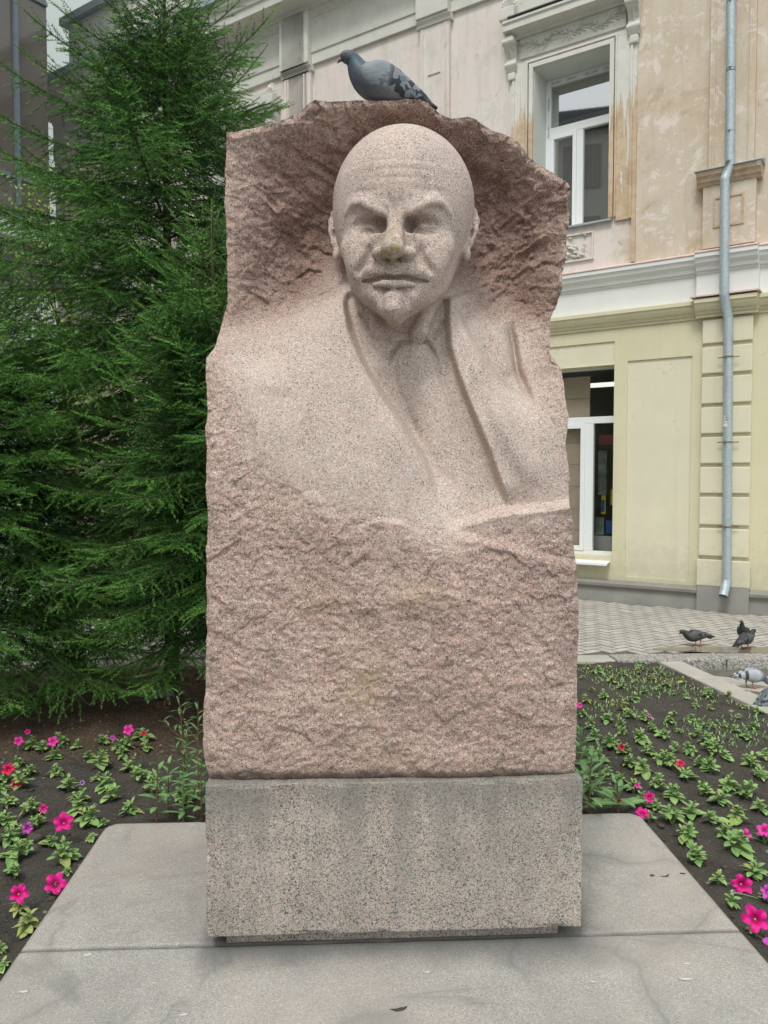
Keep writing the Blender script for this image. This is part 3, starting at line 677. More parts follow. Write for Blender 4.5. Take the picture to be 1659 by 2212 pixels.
def trimmat(name, base, worn, worn2, zlo, zhi):
    """old painted trim; below a height the paint has washed off in runs and shows the brown coat"""
    t = NT(name, .85, .15); Z = t.sep()[2]
    run = t.noise(1.0, 6, .7, .25, t.scale(16, 16, .75)); n = t.noise(6, 7, .65, .3)
    hgt = t.math('ADD', Z, t.math('MULTIPLY', t.math('SUBTRACT', run, .5), 2.6))
    g = t.ramp(t.math('DIVIDE', t.math('SUBTRACT', hgt, zlo), zhi-zlo), [(0, 1), (1, 0)])
    g = t.math('MULTIPLY', g, t.ramp(t.noise(1, 6, .7, .3, t.scale(9, 9, 1.2)), [(.36, 0), (.45, 1)]))
    c = t.mix(t.ramp(n, [(.4, 0), (.65, .7)]), base, tuple(v*.86 for v in base))
    c = t.mix(t.ramp(g, [(.35, 0), (.5, 1)]), c, t.mix(t.ramp(n, [(.4, 0), (.6, 1)]), worn, worn2))
    c = t.mix(t.ramp(t.noise(11, 8, .72, .4), [(.62, 0), (.65, .65)]), c, (.36, .33, .27))
    c = t.mix(t.ramp(t.noise(1.3, 5, .6), [(.45, 0), (.75, .25)]), c, (.45, .44, .39))
    t.col(c); t.bump(n, .3, .006); M[name] = t.m
trimmat('old_trim', (.70, .685, .625), (.50, .36, .23), (.60, .48, .34), 5.9, 6.7)
trimmat('cornice_trim', (.66, .65, .59), (.55, .48, .38), (.6, .52, .42), 2, 3)
simple('white_band', (.74, .745, .72), .8, .2, .05, 3, bump=.1)
simple('yellow_plaster', (.665, .62, .43), .85, .15, .035, 1.6, bump=.12, bsc=90)
simple('yellow_panel', (.70, .66, .50), .85, .15, .03, 1.4, bump=.12, bsc=90)
def wallpaint(name, base):
    t = NT(name, .85, .15); Z = t.sep()[2]; n = t.noise(2.2, 6, .6); n2 = t.noise(9, 6, .7)
    c = t.mix(1.0, base, t.ramp(n, [(.3, .95), (.7, 1.03)]), 'MULTIPLY')
    sp = t.math('ADD', Z, t.math('MULTIPLY', t.math('SUBTRACT', n2, .5), 1.1)); c = t.mix(t.ramp(sp, [(.30, .5), (.85, 0)]), c, (.42, .385, .28))
    st = t.noise(1, 6, .65, .2, t.scale(7, 7, .35)); c = t.mix(t.ramp(st, [(.56, 0), (.74, .28)]), c, tuple(v*.72 for v in base))
    ck = t.ramp(t.voro(1.1, t.warp(3, .5), 'Distance', 'DISTANCE_TO_EDGE'), [(0, 1), (.004, 0)]); c = t.mix(t.math('MULTIPLY', ck, t.ramp(n, [(.5, 0), (.56, .45)])), c, (.36, .33, .24))
    t.col(c); t.bump(t.noise(70, 4), .15, .004); M[name] = t.m
wallpaint('yellow_plaster', (.665, .62, .43)); wallpaint('yellow_panel', (.70, .66, .50))
simple('plinth_grey', (.30, .295, .27), .85, .2, .16, 3, bump=.3, bsc=30)
simple('plinth_moulding', (.27, .255, .225), .85, .2, .12, 4, bump=.3, bsc=30)
simple('pvc', (.80, .82, .82), .35, .4, .03, 2)
simple('reveal_white', (.66, .68, .63), .8, .2, .08, 3)
simple('pink_ledge', (.70, .53, .47), .8, .2, .14, 8)
simple('sheet_grey', (.36, .41, .43), .5, .4, .15, 4)
simple('dark_flash', (.16, .155, .14), .7, .3, .2, 5)
simple('teal_print', (.16, .34, .36), .6, .2, .05)
simple('dark_room', (.035, .035, .032), .9, .1)
simple('brown_blind', (.55, .44, .34), .8, .2, .06)
simple('tan_blind', (.24, .235, .21), .8, .2, .12, 3)
simple('lamp_white', (.75, .77, .74), .6, .2)
t = NT('galvanised', .5, .5); t.b.inputs['Metallic'].default_value = .25
sp = t.voro(60, t.warp(20, .02)); c = t.mix(t.ramp(t.chan(sp, 0), [(0, 0), (1, 1)]), (.36, .43, .46), (.46, .53, .55))
c = t.mix(t.ramp(t.noise(5, 6, .65, .4, t.scale(3, 3, .7)), [(.5, 0), (.7, .6)]), c, (.27, .31, .33))
t.col(c); t.bump(t.noise(30, 4), .15, .003); M['galvanised'] = t.m
def glassmat(name, tint, rough=.02, gl=.9, ior=1.65):
    m = bpy.data.materials.new(name); m.use_nodes = True; n = m.node_tree; n.nodes.clear()
    o = n.nodes.new('ShaderNodeOutputMaterial'); mx = n.nodes.new('ShaderNodeMixShader'); tr = n.nodes.new('ShaderNodeBsdfTransparent')
    gb = n.nodes.new('ShaderNodeBsdfGlossy'); lw = n.nodes.new('ShaderNodeLayerWeight'); lw.inputs[0].default_value = .5; pw = n.nodes.new('ShaderNodeMath'); pw.operation = 'POWER'; pw.inputs[1].default_value = 5.0
    n.links.new(lw.outputs['Facing'], pw.inputs[0]); f0 = ((ior-1)/(ior+1))**2; fr = n.nodes.new('ShaderNodeMath'); fr.operation = 'MULTIPLY_ADD'; fr.inputs[1].default_value = 1-f0; fr.inputs[2].default_value = f0; n.links.new(pw.outputs[0], fr.inputs[0])
    tr.inputs[0].default_value = (*tint, 1); gb.inputs['Color'].default_value = (gl, gl, gl, 1); gb.inputs['Roughness'].default_value = rough
    n.links.new(fr.outputs[0], mx.inputs[0]); n.links.new(tr.outputs[0], mx.inputs[1]); n.links.new(gb.outputs[0], mx.inputs[2]); n.links.new(mx.outputs[0], o.inputs[0])
    M[name] = m
glassmat('glass', (.80, .84, .82)); glassmat('coated_glass', (.70, .74, .72), ior=5.5); glassmat('shop_glass', (.78, .80, .78), ior=2.1)

# ---------------------------------------------------------------- the old corner building
P0 = at_z(1252., 1295., .03)
_r = rays(-1700., 1032.); _d = np.array([_r[0], _r[1], 0]); _d /= np.linalg.norm(_d)
EX = -_d; EY = np.array([-EX[1], EX[0], 0]); 
GZ0 = .035
FANG = math.atan2(EX[1], EX[0])
house = empty('corner_building', (P0[0], P0[1], 0), FANG, 'old two storey building with peeling pink and ochre plaster above a pale yellow ground floor', 'building')
def hpart(mb, name, mat, parent=None, smooth=False):
    return mb.build(name, M[mat], parent or house, smooth)
XL, XR = -11.5, 7.5
def wall_holes(mb, x0, x1, z0, z1, holes, y=0.0, th=.5):
    xs = sorted({x0, x1, *[h[0] for h in holes], *[h[1] for h in holes]}); zs = sorted({z0, z1, *[h[2] for h in holes], *[h[3] for h in holes]})
    for i in range(len(xs)-1):
        for j in range(len(zs)-1):
            cx, cz = (xs[i]+xs[i+1])/2, (zs[j]+zs[j+1])/2
            if any(h[0] < cx < h[1] and h[2] < cz < h[3] for h in holes): continue
            mb.add([(xs[i], y, zs[j]), (xs[i+1], y, zs[j]), (xs[i+1], y, zs[j+1]), (xs[i], y, zs[j+1])], [(0, 1, 2, 3)])
    for a, b, c_, d_ in holes:
        mb.add([(a, y, c_), (a, y+th, c_), (a, y+th, d_), (a, y, d_)], [(0, 3, 2, 1)]); mb.add([(b, y, c_), (b, y+th, c_), (b, y+th, d_), (b, y, d_)], [(0, 1, 2, 3)])
        mb.add([(a, y, d_), (b, y, d_), (b, y+th, d_), (a, y+th, d_)], [(0, 1, 2, 3)]); mb.add([(a, y, c_), (b, y, c_), (b, y+th, c_), (a, y+th, c_)], [(0, 3, 2, 1)])
def prof(mb, x0, x1, pts, ends=True):
    """moulding: profile points (y, z) swept along x"""
    n = len(pts); mb.add([(x, p[0], p[1]) for x in (x0, x1) for p in pts], [(i, i+1, n+i+1, n+i) for i in range(n-1)]+[(n-1, 0, n, 2*n-1)]+([tuple(range(n-1, -1, -1)), tuple(range(n, 2*n))] if ends else []))
SH = -5.96                                  # the windows repeat one bay along
UW = (-.71, .33, 4.99, 7.17); LW = (-1.55, .43, .62, 3.12)
# the wide shop opening below
up = MB(); wall_holes(up, XL, XR, 4.36, 9.3, [UW, tuple(v+SH if i < 2 else v for i, v in enumerate(UW)), (3.4, 4.44, 4.99, 7.17)], 0, .48)
hpart(up, 'upper_wall', 'peeling_plaster')
lo = MB(); wall_holes(lo, XL, XR, .30, 3.62, [LW, tuple(v+SH if i < 2 else v for i, v in enumerate(LW)), (.60, 1.39, .38, 3.15), (2.27, 3.05, .38, 3.15), (-1.57, .432, 3.118, 3.42)], 0, .02)
hpart(lo, 'ground_floor_wall', 'yellow_plaster')
rv = MB(); wall_holes(rv, LW[0], LW[1], LW[2], LW[3], [LW], .021, .28); hpart(rv, 'window_reveal', 'yellow_plaster'); rv = MB(); wall_holes(rv, LW[0]+SH, LW[1]+SH, LW[2], LW[3], [tuple(v+SH if i < 2 else v for i, v in enumerate(LW))], .021, .28)
hpart(rv, 'window_reveal', 'yellow_plaster')
for a, b, c_, d_ in ((.60, 1.39, .38, 3.15), (2.27, 3.05, .38, 3.15), (-1.57, .432, 3.118, 3.42)):
    pn = MB(); pn.add([(a, .0195, c_), (b, .0195, c_), (b, .0195, d_), (a, .0195, d_)], [(0, 1, 2, 3)]); hpart(pn, 'wall_panel', 'yellow_panel')
bd = MB(); bd.box(XL, .55, 3.63, XR, 6, 11.3); bd.box(XL, .55, 0, -2.8, 6, 3.629); bd.box(3.2, .55, 0, XR, 6, 3.629); bd.box(-2.8, 3.4, 0, 3.2, 6, 3.629); bd.box(XL, .02, 9.0, XR, .6, 10.0); hpart(bd, 'inner_core', 'dark_room')
side = MB(); side.box(XL-.02, .0, 0, XL, 6, 9.3); hpart(side, 'end_wall', 'peeling_plaster')
# plinth
pl = MB(); pl.box(XL, -.02, -.1, 1.53, .3, .22); pl.box(2.07, -.02, -.1, XR, .3, .22); pl.bevbox(1.50, -.075, -.1, 2.09, .3, .345, .006); hpart(pl, 'plinth', 'plinth_grey')
for a, b in ((XL, 1.498), (2.092, XR)):
    pm = MB(); prof(pm, a, b, [(.1, .22), (-.035, .221), (-.04, .235), (-.065, .25), (-.07, .285), (-.05, .305), (-.035, .325), (.1, .345)]); hpart(pm, 'plinth_moulding', 'plinth_moulding')
# yellow cornice, white band, pink ledge (broken forward round the pilaster)
def run_mould(name, mat, pts, step=.08):
    for a, b, dy in ((XL, 1.44, 0), (1.441, 2.13, -step), (2.131, XR, 0)):
        mb = MB(); prof(mb, a, b, [(y+dy, z) if y < .05 else (y, z) for y, z in pts]); hpart(mb, name, mat)
run_mould('yellow_cornice', 'yellow_plaster', [(.1, 3.58), (-.02, 3.581), (-.02, 3.615), (-.04, 3.62), (-.045, 3.645), (-.075, 3.66), (-.10, 3.70), (-.11, 3.735), (-.125, 3.74), (-.125, 3.785), (-.02, 3.805), (.1, 3.805)])
run_mould('frieze_band', 'white_band', [(.1, 3.807), (-.005, 3.807), (-.005, 4.10), (-.02, 4.105), (-.02, 4.13), (-.05, 4.14), (-.055, 4.18), (-.10, 4.22), (-.115, 4.27), (-.13, 4.275), (-.13, 4.325), (.1, 4.325)])
run_mould('ledge', 'pink_ledge', [(.1, 4.327), (-.14, 4.327), (-.14, 4.338), (-.10, 4.35), (.0, 4.385), (.1, 4.385)])
df = MB(); df.box(1.40, -.225, 3.806, 2.16, -.02, 3.822); hpart(df, 'ledge', 'pink_ledge')
# rusticated pilaster: one block after another
gz = [.347, .69, 1.07, 1.45, 1.81, 2.17, 2.53, 2.89, 3.25, 3.575]
core = MB(); core.box(1.535, -.03, .346, 2.055, .05, 3.58); hpart(core, 'pilaster_core', 'yellow_plaster')
for i in range(len(gz)-1):
    b = MB(); ex = .0 if i else .02; b.bevbox(1.515-ex, -.068-ex*.4, gz[i]+(.022 if i else 0), 2.075+ex, -.031, gz[i+1]-.022, .012); hpart(b, 'pilaster_block', 'yellow_panel')
# upper pilasters
def upper_pil(x0, x1, zb, zt, mat='peeling_plaster'):
    b = MB(); b.bevbox(x0, -.07, zb, x1, .05, zt, .006); hpart(b, 'pilaster', mat)
    for xa in (x0+.045, x1-.065): f = MB(); f.box(xa, -.085, zb+.02, xa+.02, -.06, zt-.02); hpart(f, 'pilaster_fillet', mat)
upper_pil(1.55, 2.05, 5.30, 8.55)
ped = MB(); ped.bevbox(1.50, -.10, 4.39, 2.08, .05, 5.12, .006); hpart(ped, 'pedestal', 'peeling_plaster')
for (a, b, c_, d_) in ((1.62, 1.96, 4.62, 4.98),):
    q = MB(); q.box(a, -.112, c_, b, -.09, c_+.025); q.box(a, -.112, d_-.025, b, -.09, d_); q.box(a, -.112, c_+.025, a+.025, -.09, d_-.025); q.box(b-.025, -.112, c_+.025, b, -.09, d_-.025); hpart(q, 'pedestal_frame', 'old_trim')
cp_ = MB(); prof(cp_, 1.44, 2.14, [(.05, 5.12), (-.11, 5.121), (-.12, 5.15), (-.15, 5.165), (-.155, 5.20), (-.19, 5.225), (-.20, 5.26), (-.20, 5.275), (.05, 5.275)]); hpart(cp_, 'pedestal_cap', 'old_trim')
fl = MB(); prof(fl, 1.42, 2.16, [(.02, 5.277), (-.22, 5.277), (-.22, 5.285), (.02, 5.36)]); hpart(fl, 'flashing', 'sheet_grey')
for a, b in ((-5.10, -4.54), (-2.48, -1.99), (SH+.9, SH+1.35)):
    if a < -5.1: continue
    upper_pil(a, b, 4.39, 8.2)
    q = MB(); q.box(a+.14, -.085, 7.5, b-.14, -.06, 7.52); hpart(q, 'pilaster_fillet', 'peeling_plaster')
    cpt = MB(); prof(cpt, a-.04, b+.04, [(.02, 8.2), (-.09, 8.2), (-.10, 8.24), (-.13, 8.27), (-.13, 8.30), (.02, 8.30)]); hpart(cpt, 'capital', 'cornice_trim')
    bl = MB(); bl.bevbox(a-.02, -.16, 8.302, b+.02, .0, 9.118, .01); hpart(bl, 'entablature_block', 'cornice_trim')
# entablature
en = MB(); prof(en, XL, XR, [(.05, 8.30), (-.05, 8.301), (-.05, 8.47), (-.07, 8.475), (-.075, 8.52), (-.045, 8.53), (-.045, 9.02), (-.06, 9.03), (-.08, 9.08), (-.11, 9.12), (.05, 9.12)]); hpart(en, 'entablature', 'cornice_trim')
co_ = MB(); prof(co_, XL-.1, XR, [(.05, 9.121), (-.14, 9.122), (-.16, 9.17), (-.42, 9.20), (-.44, 9.20), (-.44, 9.32), (-.47, 9.34), (-.48, 9.40), (-.54, 9.46), (-.55, 9.55), (.05, 9.62)]); hpart(co_, 'cornice', 'cornice_trim')
gt = MB(); prof(gt, XL-.15, XR, [(.05, 9.622), (-.56, 9.552), (-.60, 9.552), (-.60, 9.68), (-.57, 9.70), (.05, 9.72)]); hpart(gt, 'gutter', 'sheet_grey')
at_ = MB(); at_.box(XL+.5, .02, 9.722, XR, .5, 10.95); hpart(at_, 'attic_wall', 'cornice_trim')
g2 = MB(); g2.box(XL+.35, -.10, 10.952, XR, .6, 11.10); hpart(g2, 'attic_gutter', 'sheet_grey')

def window_surround(dx):
    a, b, c_, d_ = UW[0]+dx, UW[1]+dx, UW[2], UW[3]
    # flat outer band, stepped mouldings
    for q_ in ((a-.27, c_-.05, a-.10), (b+.10, c_-.05, b+.27)): s1 = MB(); s1.box(q_[0], -.035, q_[1], q_[2], .02, d_+.12); hpart(s1, 'outer_architrave', 'old_trim')
    s1 = MB(); s1.box(a-.0999, -.035, d_+.06, b+.0999, .02, d_+.12); hpart(s1, 'outer_architrave', 'old_trim')
    for k, (o, w_, pr) in enumerate(((.078, .022, .055), (.004, .058, .045), (.27, .03, .055))):
        s = MB(); s.bevbox(a-o-w_, -pr, c_-(.05 if k == 2 else 0), a-o, .01, d_+o+w_-.001, .004)
        if k == 2: hpart(s, 'edge_moulding', 'old_trim'); s = MB()
        s.bevbox(b+o, -pr, c_-(.05 if k == 2 else 0), b+o+w_, .01, d_+o+w_-.001, .004)
        if k < 2: s.bevbox(a-o-w_, -pr+.001, d_+o, b+o+w_, .01, d_+o+w_, .004)
        hpart(s, 'inner_architrave' if k < 2 else 'edge_moulding', 'old_trim')
    # pilaster strips under the consoles
    for x in (a-.345, b+.30):
        q = MB(); q.box(x, -.03, c_-.6, x+.05, .01, d_+.02); hpart(q, 'strip', 'old_trim')
    # frieze with leaf relief
    fz = MB(); fz.box(a-.20, -.03, d_+.17, b+.20, .01, d_+.43); hpart(fz, 'frieze', 'old_trim')
    lf = MB(); rg = random.Random(5)
    def leaf(x, z, ang, L, wd):
        pts = []; n = 7
        for i in range(n+1):
            u_ = i/n; w2 = wd*math.sin(math.pi*min(u_*1.05, 1))**.8; px_, pz_ = u_*L, .18*L*u_*u_
            pts.append((px_, pz_, w2))
        V = []; ca, sa = math.cos(ang), math.sin(ang)
        for px_, pz_, w2 in pts:
            for off, yy in ((-w2, -.031), (0, -.052), (w2, -.031)):
                X0, Z0 = px_, pz_+off; V.append((x+X0*ca-Z0*sa, yy, z+X0*sa+Z0*ca))
        lf.add(V, [(3*i+j, 3*i+j+1, 3*i+j+4, 3*i+j+3) for i in range(n) for j in range(2)])
    mx, mz = (a+b)/2, d_+.30
    for sgn in (-1, 1):
        for i in range(9):
            x = mx+sgn*(.05+i*.072); z = mz+.035*math.sin(i*1.1)*1.0
            base = 0 if sgn > 0 else math.pi
            for s2 in (-1, 1):
                leaf(x, z, base+sgn*s2*rg.uniform(.5, .95), rg.uniform(.085, .115), .014); leaf(x+sgn*.03, z+.01, base+sgn*s2*rg.uniform(.15, .45), .08, .010)
        lf.tube([(mx+sgn*(.02+i*.075), -.038, mz+.035*math.sin(i*1.1)) for i in range(9)], .008, 6)
    for i in range(9): 
        aa = i*2*math.pi/9; leaf(mx+.02*math.cos(aa), mz+.02*math.sin(aa), aa, .07, .016)
    hpart(lf, 'leaf_relief', 'old_trim')['kind'] = 'stuff'
    # cornice shelf on consoles
    sh = MB(); prof(sh, a-.36, b+.38, [(.01, d_+.431), (-.06, d_+.432), (-.08, d_+.46), (-.20, d_+.48), (-.24, d_+.485), (-.24, d_+.56), (-.26, d_+.58), (-.26, d_+.61), (.01, d_+.63)]); hpart(sh, 'window_cornice', 'cornice_trim')
    fs = MB(); fs.box(a-.28, -.275, d_+.632, b+.30, .01, d_+.645); hpart(fs, 'flashing', 'dark_flash')
    # low pediment behind, carved shells on the corners
    for x in (a-.31, b+.31):
        c0 = MB(); zt = d_+.44
        prof(c0, x-.07, x+.07, [(.01, zt), (-.19, zt), (-.20, zt-.06), (-.15, zt-.12), (-.09, zt-.17), (-.06, zt-.24), (-.085, zt-.30), (-.095, zt-.36), (-.06, zt-.42), (.01, zt-.44)])
        for yy, zz, rr in ((-.155, zt-.06, .045), (-.065, zt-.33, .04)): c0.tube([(x-.082, yy, zz), (x+.082, yy, zz)], rr, 14)
        for zz in (-.12, -.17, -.22): c0.tube([(x, -.13+(-zz-.12)*.6, zt+zz+.03), (x, -.10+(-zz-.12)*.5, zt+zz-.03)], .022, 8)
        c0.bevbox(x-.055, -.075, zt-.53, x+.055, .01, zt-.43, .02)
        hpart(c0, 'console', 'cornice_trim')
        sh_ = MB()
        sh_.bevbox(x-.11, -.24, d_+.646, x+.11, .01, d_+.80, .015)
        for k in range(9):
            an = math.pi*(k+.5)/9; L = .13+.05*math.sin(an)
            sh_.tube([(x, -.14, d_+.80), (x+L*.6*math.cos(an), -.17, d_+.80+L*.7*math.sin(an)), (x+L*math.cos(an)*.8, -.13, d_+.80+L*1.25*math.sin(an))], [.012, .024, .010], 7)
        hpart(sh_, 'shell_ornament', 'cornice_trim')
    pd = MB(); prof(pd, a-.2, b+.2, [(.01, d_+.66), (-.10, d_+.66), (-.10, d_+.95), (.01, d_+.97)]); hpart(pd, 'blocking_course', 'cornice_trim')
    # sill and apron
    si = MB(); si.box(a-.02, -.06, c_-.035, b+.05, .30, c_-.012); hpart(si, 'sill_flashing', 'sheet_grey')
    ap = MB(); e_ = b-.21; ap.box(a-.10, -.03, c_-.48, a-.08, .01, c_-.12); ap.box(e_, -.03, c_-.48, e_+.02, .01, c_-.12); ap.box(a-.08, -.03, c_-.14, e_, .01, c_-.12); ap.box(a-.08, -.03, c_-.48, e_, .01, c_-.46); hpart(ap, 'apron_frame', 'peeling_plaster')
    orn = MB(); rg = random.Random(9)
    for k in range(46):
        x = rg.uniform(a+.05, b-.30); z = rg.uniform(c_-.43, c_-.16); r_ = rg.uniform(.012, .03)
        orn.tube([(x-r_*1.5, -.005, z), (x-r_*.5, -.03, z+r_*.5), (x+r_*.6, -.03, z+r_*.2), (x+r_*1.6, -.005, z-r_)], [.004, r_*.6, r_*.6, .004], 6)
    hpart(orn, 'apron_relief', 'cornice_trim')['kind'] = 'stuff'
    # the plastic window in its reveal
    y = .40; f = MB(); w_ = .075
    iw = MB(); wall_holes(iw, a+.001, b-.001, c_+.001, d_-.001, [(a+.002, b-.002, c_+.002, d_-.002)], .005, .45); hpart(iw, 'window_reveal', 'reveal_white')
    f.bevbox(a+.004, y, c_, a+w_, y+.07, d_-.004, .006); f.bevbox(b-w_, y, c_, b-.004, y+.07, d_-.004, .006); f.bevbox(a+w_, y+.001, d_-w_*1.25, b-w_, y+.07, d_-.005, .006); f.bevbox(a+w_, y+.001, c_+.001, b-w_, y+.07, c_+.07, .006)
    tz = c_+1.46; f.bevbox(a+w_, y-.006, tz-.055, b-w_, y+.07, tz+.055, .006)
    mxx = a+.50; f.bevbox(mxx-.045, y-.004, c_+.07, mxx+.045, y+.07, tz-.055, .006)
    win = hpart(f, 'window', 'pvc')
    sash = MB(); x0, x1, z0, z1 = a+w_, mxx-.045, c_+.07, tz-.055
    for q in ((x0, x0+.055, z0, z1), (x1-.055, x1, z0, z1), (x0+.055, x1-.055, z1-.055, z1), (x0+.055, x1-.055, z0, z0+.055)): sash.bevbox(q[0], y-.016, q[2], q[1], y+.05, q[3], .005)
    sash.build('sash', M['pvc'], win)
    for (x0, x1, z0, z1) in ((a+w_+.05, mxx-.09, c_+.11, tz-.10), (mxx+.04, b-w_+.01, c_+.06, tz-.05), (a+w_-.01, b-w_+.01, tz+.05, d_-w_)):
        g = MB(); g.add([(x0, y+.03, z0), (x1, y+.03, z0), (x1, y+.03, z1), (x0, y+.03, z1)], [(0, 1, 2, 3)]); g.build('pane', M['coated_glass'], win)
    bl = MB(); 
    for k in range(16): xx = a+.08+k*(b-a-.16)/16; bl.box(xx, y+.085, c_+.05, xx+(b-a-.16)/16-.004, y+.09, tz+.16)
    bl.build('blind', M['tan_blind'], win)
    return win
uw = window_surround(0.0); window_surround(SH); window_surround(4.11)
def lettering(txt, x, y, z, size, mat, parent, rot=(math.pi/2, 0, 0), name='lettering'):
    cu = bpy.data.curves.new(name, 'FONT'); cu.body = txt; cu.size = size; cu.align_x = 'LEFT'; cu.extrude = .0004
    tmp = bpy.data.objects.new('tmp_text', cu); C.objects.link(tmp); dg = bpy.context.evaluated_depsgraph_get(); dg.update()
    me = bpy.data.meshes.new_from_object(tmp.evaluated_get(dg)); bpy.data.objects.remove(tmp, do_unlink=True)
    me.materials.clear(); me.materials.append(M[mat]); me.transform(Matrix.Translation((x, y, z)) @ Euler(rot).to_matrix().to_4x4())
    o = bpy.data.objects.new(name, me); C.objects.link(o); o.parent = parent; return o
for i, (tx, x) in enumerate((('ALAN', UW[0]+.08), ('GEAN', UW[0]+.30), ('GE LAN', UW[0]+.56), ('GEALAN', UW[0]+.82))):
    lettering(tx, x, .3985, UW[3]-.078, .052, 'teal_print', uw)
for k, z in enumerate((UW[3]-.42, UW[3]-.80)): lettering('GEALAN', UW[0]+.060, .3985, z, .046, 'teal_print', uw, (math.pi/2, -math.pi/2, 0))
# shop window in the ground floor
def shop_window(dx, first):
    a, b, c_, d_ = LW[0]+dx, LW[1]+dx, LW[2], LW[3]; y = .20
    f = MB(); w_ = .07
    f.bevbox(a, y, c_, a+w_, y+.07, d_, .005); f.bevbox(b-.012, y, c_, b+.0, y+.07, d_, .003); f.bevbox(a+w_, y, c_, b-.012, y+.07, c_+.055, .005); f.box(a+w_, y+.01, d_-.02, b-.012, y+.07, d_-.001)
    tz = 2.43; f.bevbox(a+w_, y-.004, tz-.045, b-.012, y+.07, tz+.045, .005)
    for mx in (.045+dx, -.80+dx): f.bevbox(mx-.065, y-.003, c_+.055, mx+.05, y+.07, tz-.045, .005)
    win = hpart(f, 'shop_window', 'pvc')
    s = MB(); x0, x1, z0, z1 = -.75+dx, -.02+dx, c_+.055, tz-.045
    for q in ((x0, x0+.06, z0, z1), (x1-.06, x1, z0, z1), (x0+.06, x1-.06, z1-.06, z1), (x0+.06, x1-.06, z0, z0+.06)): s.bevbox(q[0], y-.014, q[2], q[1], y+.05, q[3], .004)
    s.build('sash', M['pvc'], win)
    for (x0, x1, z0, z1) in ((a+.06, -.86+dx, c_+.05, tz-.04), (-.70+dx, -.07+dx, c_+.10, tz-.10), (.09+dx, b-.01, c_+.05, tz-.04), (a+.06, b-.01, tz+.04, d_-.02)):
        g = MB(); g.add([(x0, y+.03, z0), (x1, y+.03, z0), (x1, y+.03, z1), (x0, y+.03, z1)], [(0, 1, 2, 3)]); g.build('pane', M['shop_glass'], win)
    si = MB(); prof(si, a-.03, b-.02, [(.22, c_-.01), (-.15, c_-.075), (-.15, c_-.10), (-.14, c_-.10), (-.14, c_-.085), (.22, c_-.02)]); si.build('window_sill', M['pvc'], win)
    return win
sw = shop_window(0, True); shop_window(SH, False)
# the room behind the shop glass
simple('room_wall', (.42, .41, .38), .9, .1, .1, 1.2); simple('room_floor', (.25, .24, .22), .5, .3, .1); simple('shelf_white', (.7, .71, .70)); simple('card_yellow', (.72, .60, .05)); simple('card_blue', (.04, .13, .38)); simple('card_pink', (.55, .20, .22)); simple('goods', (.30, .36, .34), .6, .3, .5, 9)
t = NT('lit_tube', .5); t.col((.9, .9, .9)); t.b.inputs['Emission Color'].default_value = (1, .98, .94, 1); t.b.inputs['Emission Strength'].default_value = 1.1; M['lit_tube'] = t.m
room = MB(); room.box(-2.7, 3.35, .1, 3.1, 3.39, 3.5); room.box(-2.75, .31, .1, -2.7, 3.39, 3.5); room.box(3.1, .31, .1, 3.15, 3.39, 3.5); room.box(-2.7, .31, 3.30, 3.1, 3.35, 3.5)
rm_ = hpart(room, 'shop_interior', 'room_wall')
q = MB(); q.box(-2.7, .31, .0, 3.1, 3.35, .099); q.build('room_floor', M['room_floor'], rm_)
for k in range(8):
    q = MB(); q.box(-1.45, .31, .64+k*.30, .0, .33, .935+k*.30); q.build('interior_panel', M['brown_blind'], rm_)
for k in range(3):
    q = MB(); q.bevbox(-1.6+k*1.25, 1.15, 2.98, -1.6+k*1.25+1.15, 1.22, 3.04, .01); q.build('tube_lamp', M['lit_tube'], rm_)
for k in range(4):
    q = MB(); q.box(.2, 2.5, .5+k*.55, 2.2, 2.9, .53+k*.55); q.build('shelf', M['shelf_white'], rm_)
rgx = random.Random(4)
for k in range(26):
    x_ = .25+(k % 9)*.21; z_ = .531+(k//9)*.55; q = MB(); q.box(x_, 2.52, z_, x_+rgx.uniform(.08, .18), 2.8, z_+rgx.uniform(.15, .42)); q.build('goods', M[rgx.choice(['goods', 'card_blue', 'shelf_white', 'goods', 'brown_blind'])], rm_)
for (x_, z_, w_, h_, m_) in ((.16, 1.28, .11, .22, 'card_yellow'), (.03, 1.15, .06, .26, 'card_yellow'), (.035, 1.19, .045, .16, 'card_blue'), (-.02, 2.12, .4, .14, 'card_pink'), (-.10, .62, .5, .22, 'shelf_white'), (-.05, .86, .12, .24, 'goods'), (.10, .88, .14, .18, 'card_blue'), (-.02, 1.42, .12, .62, 'goods')):  # flat coloured cards imitating the street mirrored in the shop glass
    q = MB(); yy = .75 if m_ != 'card_blue' else .74; q.box(x_, yy, z_, x_+w_, yy+.008, z_+h_); q.build('reflection_card', M[m_], rm_)
